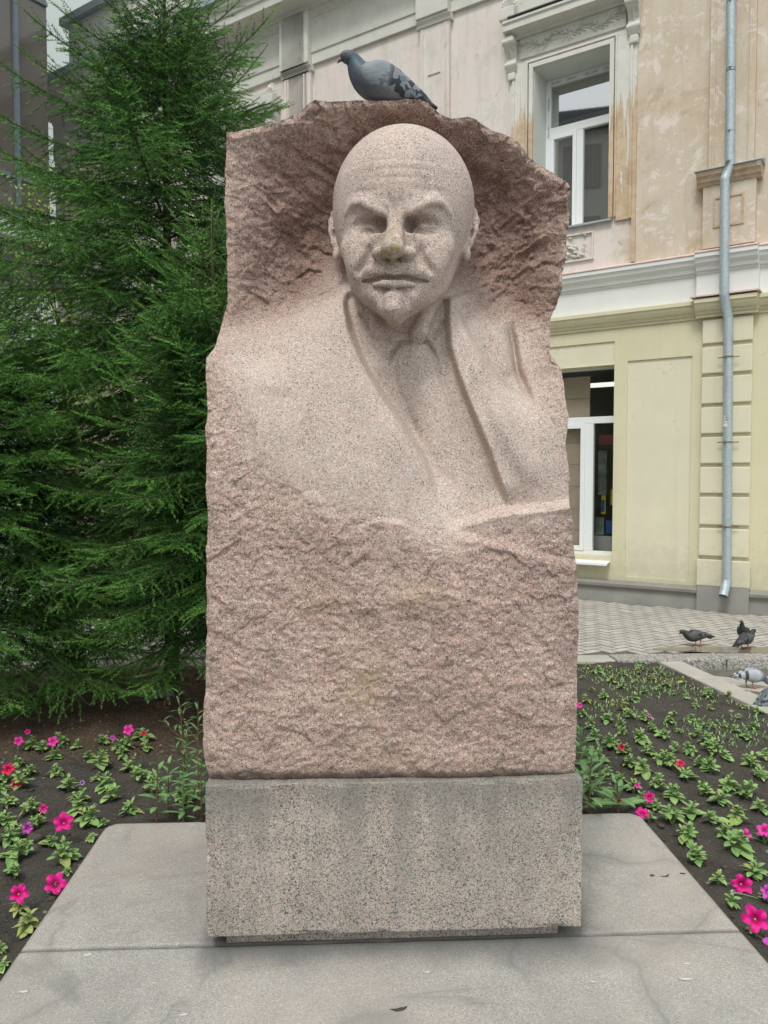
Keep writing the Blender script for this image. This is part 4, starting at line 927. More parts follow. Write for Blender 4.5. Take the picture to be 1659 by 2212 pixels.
# ---------------------------------------------------------------- drainpipe
pipe = empty('drainpipe', (P0[0]+EX[0]*1.80, P0[1]+EX[1]*1.80, 0), FANG, 'galvanised drainpipe with a small white notice running down the pilaster of the corner building', 'drainpipe')
def pt(px, py, off):
    q0 = P0+EY*(-off); r = rays(px, py); tt = ((q0-CAM)@EY)/(r@EY); p = CAM+r*tt; return Vector(((p-P0)@EX-1.80, -off, p[2]))
def seg(pts, rad=.052, n=20, name='pipe_section'):
    b = MB(); b.tube(pts, rad, n, caps=False); return b.build(name, M['galvanised'], pipe, True)
p1, p2, p3, p4, p5, p6 = pt(1580.5, -60, .17), pt(1577, 352, .17), pt(1566, 386, .27), pt(1564.5, 640, .27), pt(1573.5, 688, .15), pt(1570, 1252, .13)
p7 = pt(1562, 1288, .24)
ml = p1.lerp(p2, .52)
seg([p1, ml+Vector((0, 0, .01))], .0515); seg([ml, p2]); seg([p2+Vector((0, 0, .02)), p2, p3, p3-Vector((0, 0, .02))], .0535, 20); m3 = p3.lerp(p4, .6); seg([p3, p4]); seg([p4+Vector((0, 0, .02)), p4, p5, p5-Vector((0, 0, .03))], .0535)
mids = [p5.lerp(p6, f_) for f_ in (.0, .26, .62, 1.0)]
for i in range(3): seg([mids[i], mids[i+1]+Vector((0, 0, -.012 if i < 2 else 0))], .0515+.0012*(i % 2))
el = MB(); n_ = 20; el.tube([p6+Vector((0, 0, .02)), p6-Vector((0, 0, .01)), p6.lerp(p7, .5)+Vector((0, 0, -.012)), p7], [.054, .0545, .054, .053], n_, caps=False); el.tube([p7, p7.lerp(p6, .4), p6.lerp(p7, .1)], .049, n_, caps=False); el.build('outlet', M['galvanised'], pipe, True)
simple('rust', (.22, .17, .12), .8, .2, .3, 20)
for f_ in (.15, .5, .83): 
    q = p1.lerp(p2, f_); b = MB(); b.tube([q+Vector((0, 0, -.008)), q+Vector((0, 0, .008))], .0555, 20, False); b.bevbox(q.x-.012, q.y-.072, q.z-.012, q.x+.012, q.y-.05, q.z+.012, .003); b.build('clamp', M['galvanised'], pipe)
for f_ in (.115, .44, .765):
    q = p5.lerp(p6, f_+.03); b = MB(); b.tube([q+Vector((0, 0, -.008)), q+Vector((0, 0, .008))], .0565, 20, False); b.bevbox(q.x-.030, q.y-.070, q.z-.012, q.x-.008, q.y-.045, q.z+.012, .003); b.box(q.x-.12, q.y+.02, q.z-.006, q.x+.12, q.y+.026, q.z+.006); b.build('clamp', M['rust'], pipe)
# notice wrapped round the front of the pipe
q = pt(1571.5, 910, .14); sv = []; 
for j, zz in enumerate((-.062, .062)):
    for i in range(9):
        an = -math.pi*.80+i*(math.pi*.36)/8; sv.append((q.x+.002+.0545*math.cos(an), q.y+.0545*math.sin(an), q.z+zz))
b = MB(); b.add(sv, [(i, i+1, 10+i, 9+i) for i in range(8)]); simple('paper', (.78, .78, .76), .8, .2, .03); st_ = b.build('notice', M['paper'], pipe); simple('ink', (.12, .12, .13), .8, .1)
for k, (tx, sz) in enumerate((('89025', .024), ('490340', .024), ('СДАЮ', .020))):
    o = lettering(tx, 0, 0, 0, sz, 'ink', st_)
    for v in o.data.vertices:
        s_ = v.co.x-.034; an = -math.pi*.62+s_/.055; zz = v.co.z+q.z+.034-k*.032
        v.co = Vector((q.x+.002+.0562*math.cos(an), q.y+.0562*math.sin(an)-abs(v.co.y)*.3, zz))
# ---------------------------------------------------------------- dark glass wing and the pale block behind
t = NT('dark_glass', .06, .6); n = t.noise(.35, 3); c = t.mix(t.ramp(n, [(.4, 0), (.6, 1)]), (.105, .092, .082), (.135, .12, .105)); t.col(c); t.b.inputs['IOR'].default_value = 1.45; M['dark_glass'] = t.m
simple('grey_panel', (.12, .12, .12), .6, .3, .08, 2); simple('mullion', (.13, .17, .20), .4, .5); simple('pale_cladding', (.62, .66, .64), .7, .3, .04, .6); simple('light_canopy', (.55, .60, .60), .5, .4)
gc = at_y(118., 900., 14.2); G0 = np.array([gc[0], 14.2, 0])
GX_ = EY.copy()                       # runs square to the old facade
gang = math.atan2(GX_[1], GX_[0])
def g_z(px, py):                      # height on the wing's face
    nrm = np.array([-GX_[1], GX_[0], 0]); r = rays(px, py); tt = ((G0-CAM)@nrm)/(r@nrm); p = CAM+r*tt; return (p-G0)@GX_, p[2]
wing = empty('office_building', (G0[0], G0[1], 0), gang, 'dark mirrored glass office wing standing beyond the spruce at the edge of the square', 'building')
zl = g_z(60., 390.)[1]; zc = g_z(60., 512.)[1]; xm = g_z(36., 200.)[0]
b = MB(); b.box(-9, .08, zc, 0, 8, 16); b.build('core', M['grey_panel'], wing)
xs = [-9+0.0, xm-3.6, xm-1.8, xm, 0.0]; zs = [zc+.1, zl, zl+3.1, zl+6.2, 16]
for i in range(len(xs)-1):
    for j in range(len(zs)-1):
        b = MB(); b.box(xs[i]+.03, .03, zs[j]+.03, xs[i+1]-.0, .07, zs[j+1]-.03); b.build('glass_panel', M['dark_glass'], wing)
for x in xs[1:-1]: b = MB(); b.box(x-.035, -.03, zc+.1, x+.035, .03, 16); b.build('mullion', M['mullion'], wing)
for z in zs[1:-1]: b = MB(); b.box(-9, -.015, z-.03, 0, .03, z+.03); b.build('transom', M['mullion'], wing)
b = MB(); b.box(-9, -.30, zc-.15, .05, 8, zc+.10); b.build('canopy', M['light_canopy'], wing)
for k in range(8): b = MB(); b.bevbox(-9+k*1.15, -.08, zc-.75, -9+(k+1)*1.15-.02, 2, zc-.152, .01); b.build('fascia_panel', M['grey_panel'], wing)
b = MB(); b.box(-9, .3, 0, -.6, 7, zc-.75); b.build('recessed_wall', M['pale_cladding'], wing)
pb = at_y(60., 900., 26.0)
pale = empty('tall_building', (pb[0], 26.0, 0), gang-.2, 'pale clad high block rising far behind the gutter of the old facade', 'building')
for k in range(22): b = MB(); b.box(-8, 0, k*1.0, 9, 6, k*1.0+.985); b.build('cladding_course', M['pale_cladding'], pale)
# far things met by reflections and by a step to the side
simple('opp_wall', (.33, .32, .29), .9, .1, .1, .4); simple('opp_roof', (.10, .105, .11), .8, .2, .1)
ob = empty('opposite_building', (-20, -6.0, 0), math.atan2(-.56, -.83)-math.pi/2, 'grey tall office block across the square, seen only mirrored in the window glass', 'building')
b = MB(); b.box(-13, 0, 0, 13, 9, 18.4); b.build('wall', M['opp_wall'], ob)
b = MB(); b.box(-13.3, -.5, 18.4, 13.3, 9, 19.2); b.build('roof', M['opp_roof'], ob)
for k in range(8):
    for j in range(5): b = MB(); b.bevbox(-12+k*3.1, -.03, 2+j*3.4, -10.2+k*3.1, .05, 4.1+j*3.4, .02); b.build('window', M['dark_glass'], ob)
for x_, h_ in ((-3.2, 3.4), (4.4, 2.6)):
    b = MB(); b.tube([(x_, .2, 19.1), (x_, .2, 19.2+h_)], .05, 6)
    for k in range(5): b.tube([(x_-.5+.05*k, .2, 19.5+k*.4), (x_, .2, 19.5+k*.4)], .015, 4)
    b.build('antenna', M['opp_roof'], ob)
# ---------------------------------------------------------------- ground
simple('asphalt', (.16, .155, .145), .95, .2, .15, 2, bump=.3)
g = MB(); g.add([(-300, -300, -.12), (300, -300, -.12), (300, 300, -.12), (-300, 300, -.12)], [(0, 1, 2, 3)])
tag(g.build('ground', M['asphalt']), kind='structure')
t = NT('soil', .95, .15)
n1 = t.noise(6, 7, .65); n2 = t.noise(60, 6, .7); lit = t.attr('litter')
c = t.mix(t.ramp(n1, [(.35, 0), (.65, 1)]), (.050, .045, .038), (.088, .078, .066))
c = t.mix(t.ramp(n2, [(.35, .0), (.7, .55)]), c, (.11, .10, .085))
ln = t.noise(1, 5, .7, .4, t.scale(90, 40, 60)); c = t.mix(t.math('MULTIPLY', lit, t.ramp(ln, [(.35, .15), (.6, 1)])), c, t.mix(t.ramp(n2, [(.4, 0), (.6, 1)]), (.085, .052, .032), (.19, .13, .085)))
c = t.mix(t.ramp(t.noise(120, 3), [(.64, 0), (.68, .6)]), c, (.30, .28, .25))
t.col(c); t.bump(t.mix(.6, n1, n2), 1.0, .03); M['soil'] = t.m
PAVE_Z, LOW_Z = .02, -.055
# bed outline: kerb corner and the diagonal kerb
ko = at_z(np.array([1489.6, 1643.7]), np.array([1435.4, 1505.6]), .03)[:, :2]; ki = at_z(np.array([1452., 1563.6, 1627.6]), np.array([1443., 1495.8, 1526.]), .03)[:, :2]
YB = at_z(1300., 1431., .02)[1]
print('bed back', YB, 'kerb', ko, ki)
kd = (ki[2]-ki[0]); kd /= np.linalg.norm(kd)
def kerb_in(y): return ki[0][0]+(y-ki[0][1])*kd[0]/kd[1]
ny, nx = 230, 360
yy = 1.0+(YB-1.0)*np.linspace(0, 1, ny)**1.0; xx = np.linspace(-6.5, 5.5, nx)
XX, YY = np.meshgrid(xx, yy)
lim = np.where(YY > 3.2, np.array([kerb_in(v) for v in YY[:, 0]])[:, None], 99)
XX = np.minimum(XX, lim+0*XX)
ZZ = .010+.018*fbm(XX*3, YY*3, 0, 4, 201)+.020*fbm(XX*12, YY*12, 0, 4, 205)+.009*fbm(XX*50, YY*50, 0, 3, 207)
ins = smooth01(.10, .0, np.maximum(np.maximum(SX0-XX, XX-SX1), YY-SYB)); ZZ = ZZ*(1-ins)+ins*(.02+.006*fbm(XX*30, YY*30, 0, 3, 3))
deep = (XX > SX0+.05) & (XX < SX1-.05) & (YY < SYB-.05); ZZ = np.where(deep, -.08, ZZ)
me = np_mesh('soil', np.stack([XX, YY, ZZ], -1).reshape(-1, 3), grid_faces(ny, nx))
litter = smooth01(4.55, 5.0, YY+.35*fbm(XX*1.4, YY*1.4, 0, 4, 11))*smooth01(.4, -.4, XX)
attr(me, 'litter', litter.ravel())
soil = tag(link_mesh('soil', me, M['soil']), kind='structure')
def soil_z(x, y):
    j = int(np.clip((x+6.5)/12*(nx-1), 0, nx-1)); i = int(np.clip((y-1.0)/(YB-1.0)*(ny-1), 0, ny-1)); return float(ZZ[i, j])
# pavement: sheet (the joints) with pavers laid on it in herringbone
simple('joint_dirt', (.17, .16, .135), .95, .1, .25, 10)
t = NT('paver', .9, .2)
rnd = t.objrnd(); n = t.noise(5, 6, .6, 0, t.t.nodes.new('ShaderNodeNewGeometry').outputs['Position'])
c = t.mix(rnd, (.39, .37, .335), (.47, .445, .40)); c = t.mix(1.0, c, t.ramp(n, [(.3, .82), (.7, 1.1)]), 'MULTIPLY')
c = t.mix(t.ramp(t.noise(11, 5, .6, .2, t.t.nodes.new('ShaderNodeNewGeometry').outputs['Position']), [(.66, 0), (.70, .55)]), c, (.66, .65, .62))
gn = t.t.nodes.new('ShaderNodeNewGeometry').outputs['True Normal']; c = t.mix(t.ramp(t.sep(gn)[2], [(.80, 1), (.93, 0)]), c, (.21, .195, .165))
t.col(c); t.bump(t.noise(120, 4), .35, .003); M['paver'] = t.m
p = MB(); p.add([(-14, YB+.0, PAVE_Z), (9, YB+.0, PAVE_Z), (9, 24, PAVE_Z), (-14, 24, PAVE_Z)], [(0, 1, 2, 3)])
pavement = tag(p.build('pavement', M['joint_dirt']), kind='structure')
pb_ = bmesh.new(); bmesh.ops.create_cube(pb_, size=1)
for v in pb_.verts: v.co = Vector((v.co.x*.190, v.co.y*.090, v.co.z*.03))
bmesh.ops.bevel(pb_, geom=[e for e in pb_.edges if all(v.co.z > 0 for v in e.verts)], offset=.004, segments=1, affect='EDGES')
bmesh.ops.delete(pb_, geom=[f for f in pb_.faces if f.normal.z < -.9], context='FACES')
pav_me = bpy.data.meshes.new('paver'); pb_.to_mesh(pav_me); pb_.free(); pav_me.materials.append(M['paver'])
pv = np.array([v.co[:] for v in pav_me.vertices]); pf = [tuple(f.vertices) for f in pav_me.polygons]
cells = []; La = R(28.0)
for i in range(-130, 130):
    for j in range(-36, 36):
        for k in range(2):
            # herringbone lattice of 2:1 blocks, unit .1
            if k == 0: cx, cy, rr = i+4*j+1.0, i+.5, 0.0
            else: cx, cy, rr = i+4*j+3.5, i+1.0, math.pi/2
            cx *= .1; cy *= .1
            x = 2.8+cx*math.cos(La)-cy*math.sin(La); y = 9.0+cx*math.sin(La)+cy*math.cos(La)
            cells.append((x, y, La+rr))
ok = []
for x, y, a in cells:
    if y < YB+.30 or y > 14 or x > 7.5: continue
    sx = (x-P0[0])*EX[0]+(y-P0[1])*EX[1]; dn = (x-P0[0])*EY[0]+(y-P0[1])*EY[1]
    if dn > -.06: continue
    ok.append((x, y, a))
def scr(x, y, z=0.03):
    v = CR.T @ (np.array([x, y, z])-CAM); return 829.5+FPX*v[0]/-v[2], 1106-FPX*v[1]/-v[2]
vis = []
for c_ in ok:
    px, py = scr(c_[0], c_[1]); v_ = (1245 < px < 1690) 
    vis.append((0 if v_ else 1, math.hypot(c_[0], c_[1]), c_))
vis.sort(); rg = random.Random(3)
for k, (a_, b_, (x, y, an)) in enumerate(vis[:292]):
    o = bpy.data.objects.new('paver', pav_me); C.objects.link(o); o.parent = pavement
    o.location = (x, y, PAVE_Z+.002+rg.uniform(-.0015, .0015)); o.rotation_euler = (rg.uniform(-.008, .008), rg.uniform(-.008, .008), an+rg.uniform(-.01, .01))
VV = []; FF = []
for (a_, b_, (x, y, an)) in vis[292:]:
    if b_ > 15: continue
    ca, sa = math.cos(an), math.sin(an); n0 = len(VV)
    dz = PAVE_Z+.002+rg.uniform(-.0015, .0015); VV += [(x+q[0]*ca-q[1]*sa, y+q[0]*sa+q[1]*ca, dz+q[2]) for q in pv]; FF += [tuple(i+n0 for i in f) for f in pf]
o = link_mesh('far_pavers', py_mesh('far_pavers', VV, FF), M['paver'], pavement); o['kind'] = 'stuff'
PTOP = PAVE_Z+.017
# kerbs
simple('kerb_stone', (.42, .40, .35), .9, .2, .12, 5, bump=.5, bsc=80)
t = granite('rough_kerb', 90, [(0, (.16, .15, .14)), (.2, (.30, .29, .26)), (.55, (.42, .40, .36)), (.85, (.52, .5, .46))], [(0, (.1, .1, .1)), (.5, (.5, .5, .5))]); t.col(t.color); t.bump(t.noise(60, 5), .8, .006)
x = 7.4; kk = 0
while x > -7.0:
    L = 1.0; b = MB(); b.bevbox(x-L+.006, YB-.005, -.2, x-.006, YB+.24, PTOP+.003*math.sin(kk*2.1), .012)
    o = b.build('kerb_stone', M['rough_kerb'] if x > 3.0 else M['kerb_stone'], pavement); x -= L; kk += 1
kn = np.array([kd[1], -kd[0]]);  kn = kn if kn[0] > 0 else -kn
kw = abs((ko[0]-ki[0])@kn); kw = max(kw, .14)
print('kerb width', kw)
L = np.linalg.norm(ki[2]-ki[0])
bed_kerb = empty('bed_kerb', (ki[0][0], ki[0][1], 0), math.atan2(kd[1], kd[0]), 'pale flat stone edging running slantwise between the flower bed and the lower paving', 'kerb')
s0 = -.25; sgn = 1 if (np.array([-kd[1], kd[0]])@kn) > 0 else -1
for k, ln_ in enumerate((.62, .72, .72, .72, .72)):
    b = MB(); y0, y1 = (0.004, kw) if sgn > 0 else (-kw, -.004)
    b.bevbox(s0+.005, y0, -.2, s0+ln_-.005, y1, .030+.004*math.sin(k*3), .010); b.build('kerb_stone', M['kerb_stone'], bed_kerb); s0 += ln_
# lower paving with narrow planks of stone
simple('joint_low', (.15, .14, .12), .95, .1, .25, 10)
b = MB(); b.add([(1.5, .5, LOW_Z), (9, .5, LOW_Z), (9, YB, LOW_Z), (1.5, YB, LOW_Z)], [(0, 1, 2, 3)])
lowp = tag(b.build('lower_pavement', M['joint_low']), kind='structure')
pb_ = bmesh.new(); bmesh.ops.create_cube(pb_, size=1)
for v in pb_.verts: v.co = Vector((v.co.x*.58, v.co.y*.19, v.co.z*.03))
bmesh.ops.bevel(pb_, geom=[e for e in pb_.edges if all(v.co.z > 0 for v in e.verts)], offset=.005, segments=1, affect='EDGES')
lme = bpy.data.meshes.new('paver'); pb_.to_mesh(lme); pb_.free(); lme.materials.append(M['paver'])
A2 = R(-30)
for i in range(-6, 14):
    for j in range(-16, 14):
        u_, v_ = (i+.5*(j % 2))*.585, j*.195; x = 4.9+u_*math.cos(A2)-v_*math.sin(A2); y = 5.2+u_*math.sin(A2)+v_*math.cos(A2)
        if y > YB-.10 or y < 4.0 or x > 7 or (np.array([x, y])-ki[0])@kn < kw+.08: continue
        o = bpy.data.objects.new('paver', lme); C.objects.link(o); o.parent = lowp; o.location = (x, y, LOW_Z+.003+rg.uniform(-.001, .001)); o.rotation_euler = (0, 0, A2)
# shallow puddle
t = NT('puddle', .08, .5); t.col((.17, .15, .11)); t.b.inputs['Roughness'].default_value = .12; M['puddle'] = t.m
pc = at_z(1600., 1404., PTOP+.004); n = 60; vs = [(pc[0], pc[1], PTOP+.003)]
for i in range(n):
    a = 2*math.pi*i/n; r_ = (1+.25*float(vnoise(math.cos(a)*1.5, math.sin(a)*1.5, 0, 5)))
    vs.append((pc[0]+.75*r_*math.cos(a), pc[1]+.14*r_*math.sin(a)-.05*math.cos(a), PTOP+.003))
b = MB(); b.add(vs, [(0, i+1, (i+1) % n+1) for i in range(n)]); tag(b.build('puddle', M['puddle']), kind='structure')
# loose stones, clods and crumbs on the soil
def pebble_mesh(seed, n=1):
    bm = bmesh.new(); bmesh.ops.create_icosphere(bm, subdivisions=n, radius=1.0)
    rr = random.Random(seed); s_ = (1, rr.uniform(.6, .9), rr.uniform(.4, .6))
    for v in bm.verts: k = 1+.22*rr.uniform(-1, 1); v.co = Vector((v.co.x*s_[0]*k, v.co.y*s_[1]*k, v.co.z*s_[2]*k))
    co = np.array([v.co[:] for v in bm.verts]); f = np.array([[v.index for v in q.verts] for q in bm.faces]); bm.free(); return co, f
PB = [pebble_mesh(i) for i in range(5)]
def scatter(name, count, size, mat, zone, seed, lift=.3):
    rg = np.random.RandomState(seed); VV = []; FF = []; n0 = 0; k = 0
    while k < count:
        x, y = rg.uniform(-4.5, 5.2), rg.uniform(1.6, YB-.03)
        if SX0-.0 < x < SX1+.0 and y < SYB+.02: continue
        if x > kerb_in(y)-.03 and y > 3.2: continue
        if zone is not None and not zone(x, y, rg): continue
        co, f = PB[rg.randint(5)]; s_ = size*rg.lognormal(0, .5); a = rg.uniform(0, 6.28); ca, sa = math.cos(a), math.sin(a)
        v = co*s_; VV.append(np.stack([x+v[:, 0]*ca-v[:, 1]*sa, y+v[:, 0]*sa+v[:, 1]*ca, soil_z(x, y)+v[:, 2]+s_*lift*.3], -1)); FF.append(f+n0); n0 += len(co); k += 1
    return tag(link_mesh(name, np_mesh(name, np.concatenate(VV), np.concatenate(FF)), M[mat]), kind='stuff')
simple('clod', (.085, .075, .062), .95, .1, .3, 30); simple('pebble', (.24, .215, .18), .8, .3, .3, 12); simple('litter_bits', (.20, .14, .09), .9, .1, .3, 30)
tag(scatter('soil_clods', 3600, .0085, 'clod', None, 1), 'dark crumbs of earth lying over the flower bed', 'soil')
tag(scatter('pebbles', 1300, .0068, 'pebble', None, 2), 'small grey and brown pebbles scattered over the flower bed', 'pebbles')
tag(scatter('needle_litter', 2200, .005, 'litter_bits', lambda x, y, r: y > 4.6 and x < .2, 3), 'brown needle litter lying under the spruces', 'litter')
# a few single stones and bits one can point to
def stone_at(px, py, s_, label, mat='pebble', cat='stone', flat=.5):
    p_ = at_z(px, py, .02); co, f = pebble_mesh(int(px), 2); v = co*s_; v[:, 2] *= flat/.5
    o = link_mesh('stone', np_mesh('stone', v, f), M[mat], None, (p_[0], p_[1], soil_z(p_[0], p_[1])+s_*.2)); tag(o, label, cat); return o
stone_at(397., 1722., .055, 'rounded grey stone half sunk in the soil beside the weeds near the monument')
def bit(px, py, L, w_, mat, label, cat, name, bent=0.0):
    p_ = at_z(px, py, SLAB_Z); co, f = pebble_mesh(int(px)+3, 2); v = co*np.array([L, w_, .004]); v[:, 1] += bent*(v[:, 0]/L)**2*L; v[:, 2] = np.maximum(v[:, 2], -.001)
    o = link_mesh(name, np_mesh(name, v, f), M[mat], None, (p_[0], p_[1], SLAB_Z+.0005)); o.rotation_euler = (0, 0, (px*.37) % .8-.4); tag(o, label, cat)
simple('dry_leaf', (.07, .055, .04), .8, .2, .2, 40)
bit(1482., 2115., .024, .007, 'droppings', 'largest white bird dropping on the front slab, kerb side', 'bird dropping', 'bird_dropping')
bit(1484., 2082., .012, .005, 'droppings', 'small white dropping just behind the largest one on the front slab', 'bird dropping', 'bird_dropping')
bit(1281., 2121., .010, .006, 'droppings', 'tiny white speck on the front slab between block corner and the largest dropping', 'bird dropping', 'bird_dropping')
bit(924., 2100., .009, .008, 'droppings', 'round white speck on the wet patch in front of the monument', 'bird dropping', 'bird_dropping')
bit(51., 2142., .016, .008, 'droppings', 'white dropping nearest the edge of the view on the spruce side', 'bird dropping', 'bird_dropping')
bit(190., 2062., .016, .009, 'droppings', 'white dropping just ahead of the slab joint on the spruce side', 'bird dropping', 'bird_dropping')
bit(397., 2192., .015, .006, 'droppings', 'white dropping at the bottom of the view on the spruce side', 'bird dropping', 'bird_dropping')
bit(1326., 1840., .007, .005, 'droppings', 'tiny white speck on the rear slab near its rounded kerb-side corner', 'bird dropping', 'bird_dropping')
bit(862., 2181., .026, .009, 'dry_leaf', 'dark curled dry leaf lying on the front slab before the monument', 'leaf', 'dry_leaf', .3)
bit(1440., 1893., .022, .005, 'dry_leaf', 'dark bent bit like a twig on the rear slab, middle of three', 'twig', 'twig', .5)
bit(1409., 1891., .010, .008, 'dry_leaf', 'dark seed husk on the rear slab, nearest the monument of three bits', 'husk', 'seed_husk')
bit(1475., 1887., .012, .006, 'dry_leaf', 'dark seed husk on the rear slab, nearest the flower bed of three bits', 'husk', 'seed_husk')
stone_at(76., 1815., .04, 'dark bent clod beside the magenta petunia close to the slab edge', 'clod')
stone_at(290., 1576., .04, 'flat dark stone behind the petunias at the edge of the needle litter', 'clod', flat=.3)
# ---------------------------------------------------------------- spruces
t = NT('spruce_needles', .6, .12)
ag = t.attr('age'); rn = t.attr('rnd')
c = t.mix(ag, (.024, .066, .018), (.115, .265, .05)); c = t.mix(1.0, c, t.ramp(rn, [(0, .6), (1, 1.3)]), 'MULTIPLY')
t.col(c); t.b.inputs['Subsurface Weight'].default_value = 0.0; M['spruce_needles'] = t.m
simple('spruce_bark', (.085, .065, .045), .95, .1, .3, 20, bump=.8, bsc=40)
def needle_template(n, seed):
    """one shoot of unit length along x: forward-raked needles round a thin twig"""
    rg = np.random.RandomState(seed); V = []; A = []
    for i in range(n):
        u_ = (i+.5)/n; a = i*2.399+rg.uniform(-.4, .4); L = .18*rg.uniform(.8, 1.15)*(1-.35*u_**4); rake = R(48)*rg.uniform(.8, 1.2)*(1-.55*u_**3)
        d = np.array([math.cos(rake), math.sin(rake)*math.cos(a), math.sin(rake)*math.sin(a)*.85+.10]); d /= np.linalg.norm(d)
        s = np.cross(d, [math.cos(a*1.7), math.sin(a), .5]); s /= np.linalg.norm(s); b = np.array([u_*.98, 0, 0]); w_ = .042
        V += [b-s*w_*.6, b+s*w_*.6, b+d*L]
    return np.array(V).reshape(-1, 3, 3)
NTPL = [needle_template(23, s) for s in range(6)]
def spruce(name, base, H, Lmax, seed, label, top_ratio=.66, zlow=.55, lean=(0, 0), whorl=.235, cull=None, nbr=7, rmul=1.0, densify=1.0):
    rg = np.random.RandomState(seed); root = empty(name, (base[0], base[1], 0), 0, label, 'tree', 'spruces beyond the flower bed')
    seg = []; wood = MB()                                       # shoots: (pos, dir, length, age); wood: trunk and limbs
    def trunkp(z): return np.array([lean[0]*z/H, lean[1]*z/H, z])
    wood.tube([trunkp(z) for z in np.linspace(-.05, H, 12)], [.055*H/6*(1-z/H)**.8+.006 for z in np.linspace(0, H, 12)], 9)
    for z in np.arange(H-1.0, H, .07): seg.append((trunkp(z), np.array([0, 0, 1.0]), .11, 1.0))
    z = H-.22; k = 0
    while z > zlow:
        f = (H-z); L0 = min(top_ratio*f**.85+.10, Lmax)*(1 if z > 1.2 else .92)
        nb = nbr+(1 if z < H*.6 else 0)
        for b in range(nb):
            a = 2*math.pi*(b+rg.uniform(-.3, .3))/nb+k*1.1
            L = L0*rg.uniform(.72, 1.12)*rmul
            up0 = np.interp(f/H, [0, .2, .45, 1.0], [.95, .62, .22, -.10])+rg.uniform(-.10, .10)
            zz = z+rg.uniform(-.09, .09); d = np.array([math.cos(a), math.sin(a), 0]); side = np.array([-math.sin(a), math.cos(a), 0])
            P = []; p = trunkp(zz).copy(); st = .055; n = max(int(L/st), 3); side_bend = rg.uniform(-.25, .25)
            for i in range(n+1):
                u_ = i/n; P.append(p.copy()); el = up0-.55*math.sin(u_*math.pi*.75)*min(f/H*1.6, 1)+.55*u_**3*min(f/H*2, 1)
                dd = d*math.cos(el)+np.array([0, 0, math.sin(el)])+side*side_bend*u_*.4; p = p+dd/np.linalg.norm(dd)*L/n
            P = np.array(P)
            if cull is not None and cull(base[0]+P[-1, 0], base[1]+P[-1, 1], P[-1, 2]): continue
            wood.tube([P[i] for i in range(0, len(P), 3)]+[P[-1]], [max(.012*(1-i/len(P))*L/1.5, .0025) for i in range(0, len(P), 3)]+[.002], 5)
            back = P[-1, 1] > .2*L0 and not (z > H*.55)
            for i in range(2, len(P)-1):
                u_ = i/n; dr = P[i+1]-P[i]; dr /= np.linalg.norm(dr); upv = np.array([0, 0, 1.0]); sd = np.cross(dr, upv); sd /= np.linalg.norm(sd)+1e-9
                if u_ > .5: seg.append((P[i], dr, .12, 1.0 if u_ > .8 else .5))
                if u_ < .16: continue
                for s_ in (-1, 1):
                    if rg.rand() < (.45 if back else .12)/densify: continue
                    l = min(.40*L*(1-u_)**.75+.075, .46)*rg.uniform(.7, 1.15); ang = R(rg.uniform(42, 62))
                    ld = dr*math.cos(ang)+sd*s_*math.sin(ang)+upv*(rg.uniform(-.60, .15) if f > 1.6 else rg.uniform(-.2, .2)); ld /= np.linalg.norm(ld)
                    m = max(int(l/.095), 1); q = P[i].copy()
                    for j in range(m):
                        ld2 = ld+upv*(-.10 if f > 1.5 else .04)*j/m*2; ld2 /= np.linalg.norm(ld2)
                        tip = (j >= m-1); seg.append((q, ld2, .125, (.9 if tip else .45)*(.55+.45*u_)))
                        if l > .13 and not (tip):
                            s3 = np.cross(ld2, upv); s3 /= np.linalg.norm(s3)+1e-9
                            for s4 in (-1, 1):
                                if rg.rand() < (.55 if back else .18): continue
                                an = R(rg.uniform(38, 60)); td = ld2*math.cos(an)+s3*s4*math.sin(an)+upv*rg.uniform(-.9, .05); td /= np.linalg.norm(td)
                                seg.append((q+ld2*.03, td, rg.uniform(.09, .15), .75*(.5+.5*u_)))
                        q = q+ld2*.095
            seg.append((P[-1], P[-1]-P[-2], .13, 1.0))
        z -= whorl*rg.uniform(.75, 1.2)*(.8 if z > H*.5 else 1.0); k += 1
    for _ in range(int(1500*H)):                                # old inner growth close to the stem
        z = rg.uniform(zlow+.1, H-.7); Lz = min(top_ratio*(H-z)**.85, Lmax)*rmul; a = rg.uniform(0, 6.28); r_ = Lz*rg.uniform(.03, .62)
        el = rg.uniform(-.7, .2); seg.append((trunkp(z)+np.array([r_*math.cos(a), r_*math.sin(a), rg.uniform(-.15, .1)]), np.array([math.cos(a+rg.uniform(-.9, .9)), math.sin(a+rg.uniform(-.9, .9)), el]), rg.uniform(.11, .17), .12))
    Pp = np.array([s[0] for s in seg]); Dd = np.array([s[1] for s in seg]); Dd /= np.linalg.norm(Dd, axis=1)[:, None]; Ls = np.array([s[2] for s in seg]); Ag = np.array([s[3] for s in seg])
    keep = (Pp[:, 2] > .08); Pp, Dd, Ls, Ag = Pp[keep], Dd[keep], Ls[keep], Ag[keep]
    up = np.tile([0, 0, 1.0], (len(Dd), 1)); Y = np.cross(up, Dd); ny_ = np.linalg.norm(Y, axis=1); Y[ny_ < 1e-3] = [0, 1, 0]; Y /= np.linalg.norm(Y, axis=1)[:, None]; Z = np.cross(Dd, Y)
    VV = []; AA = []; RR = []; which = rg.randint(0, len(NTPL), len(Pp))
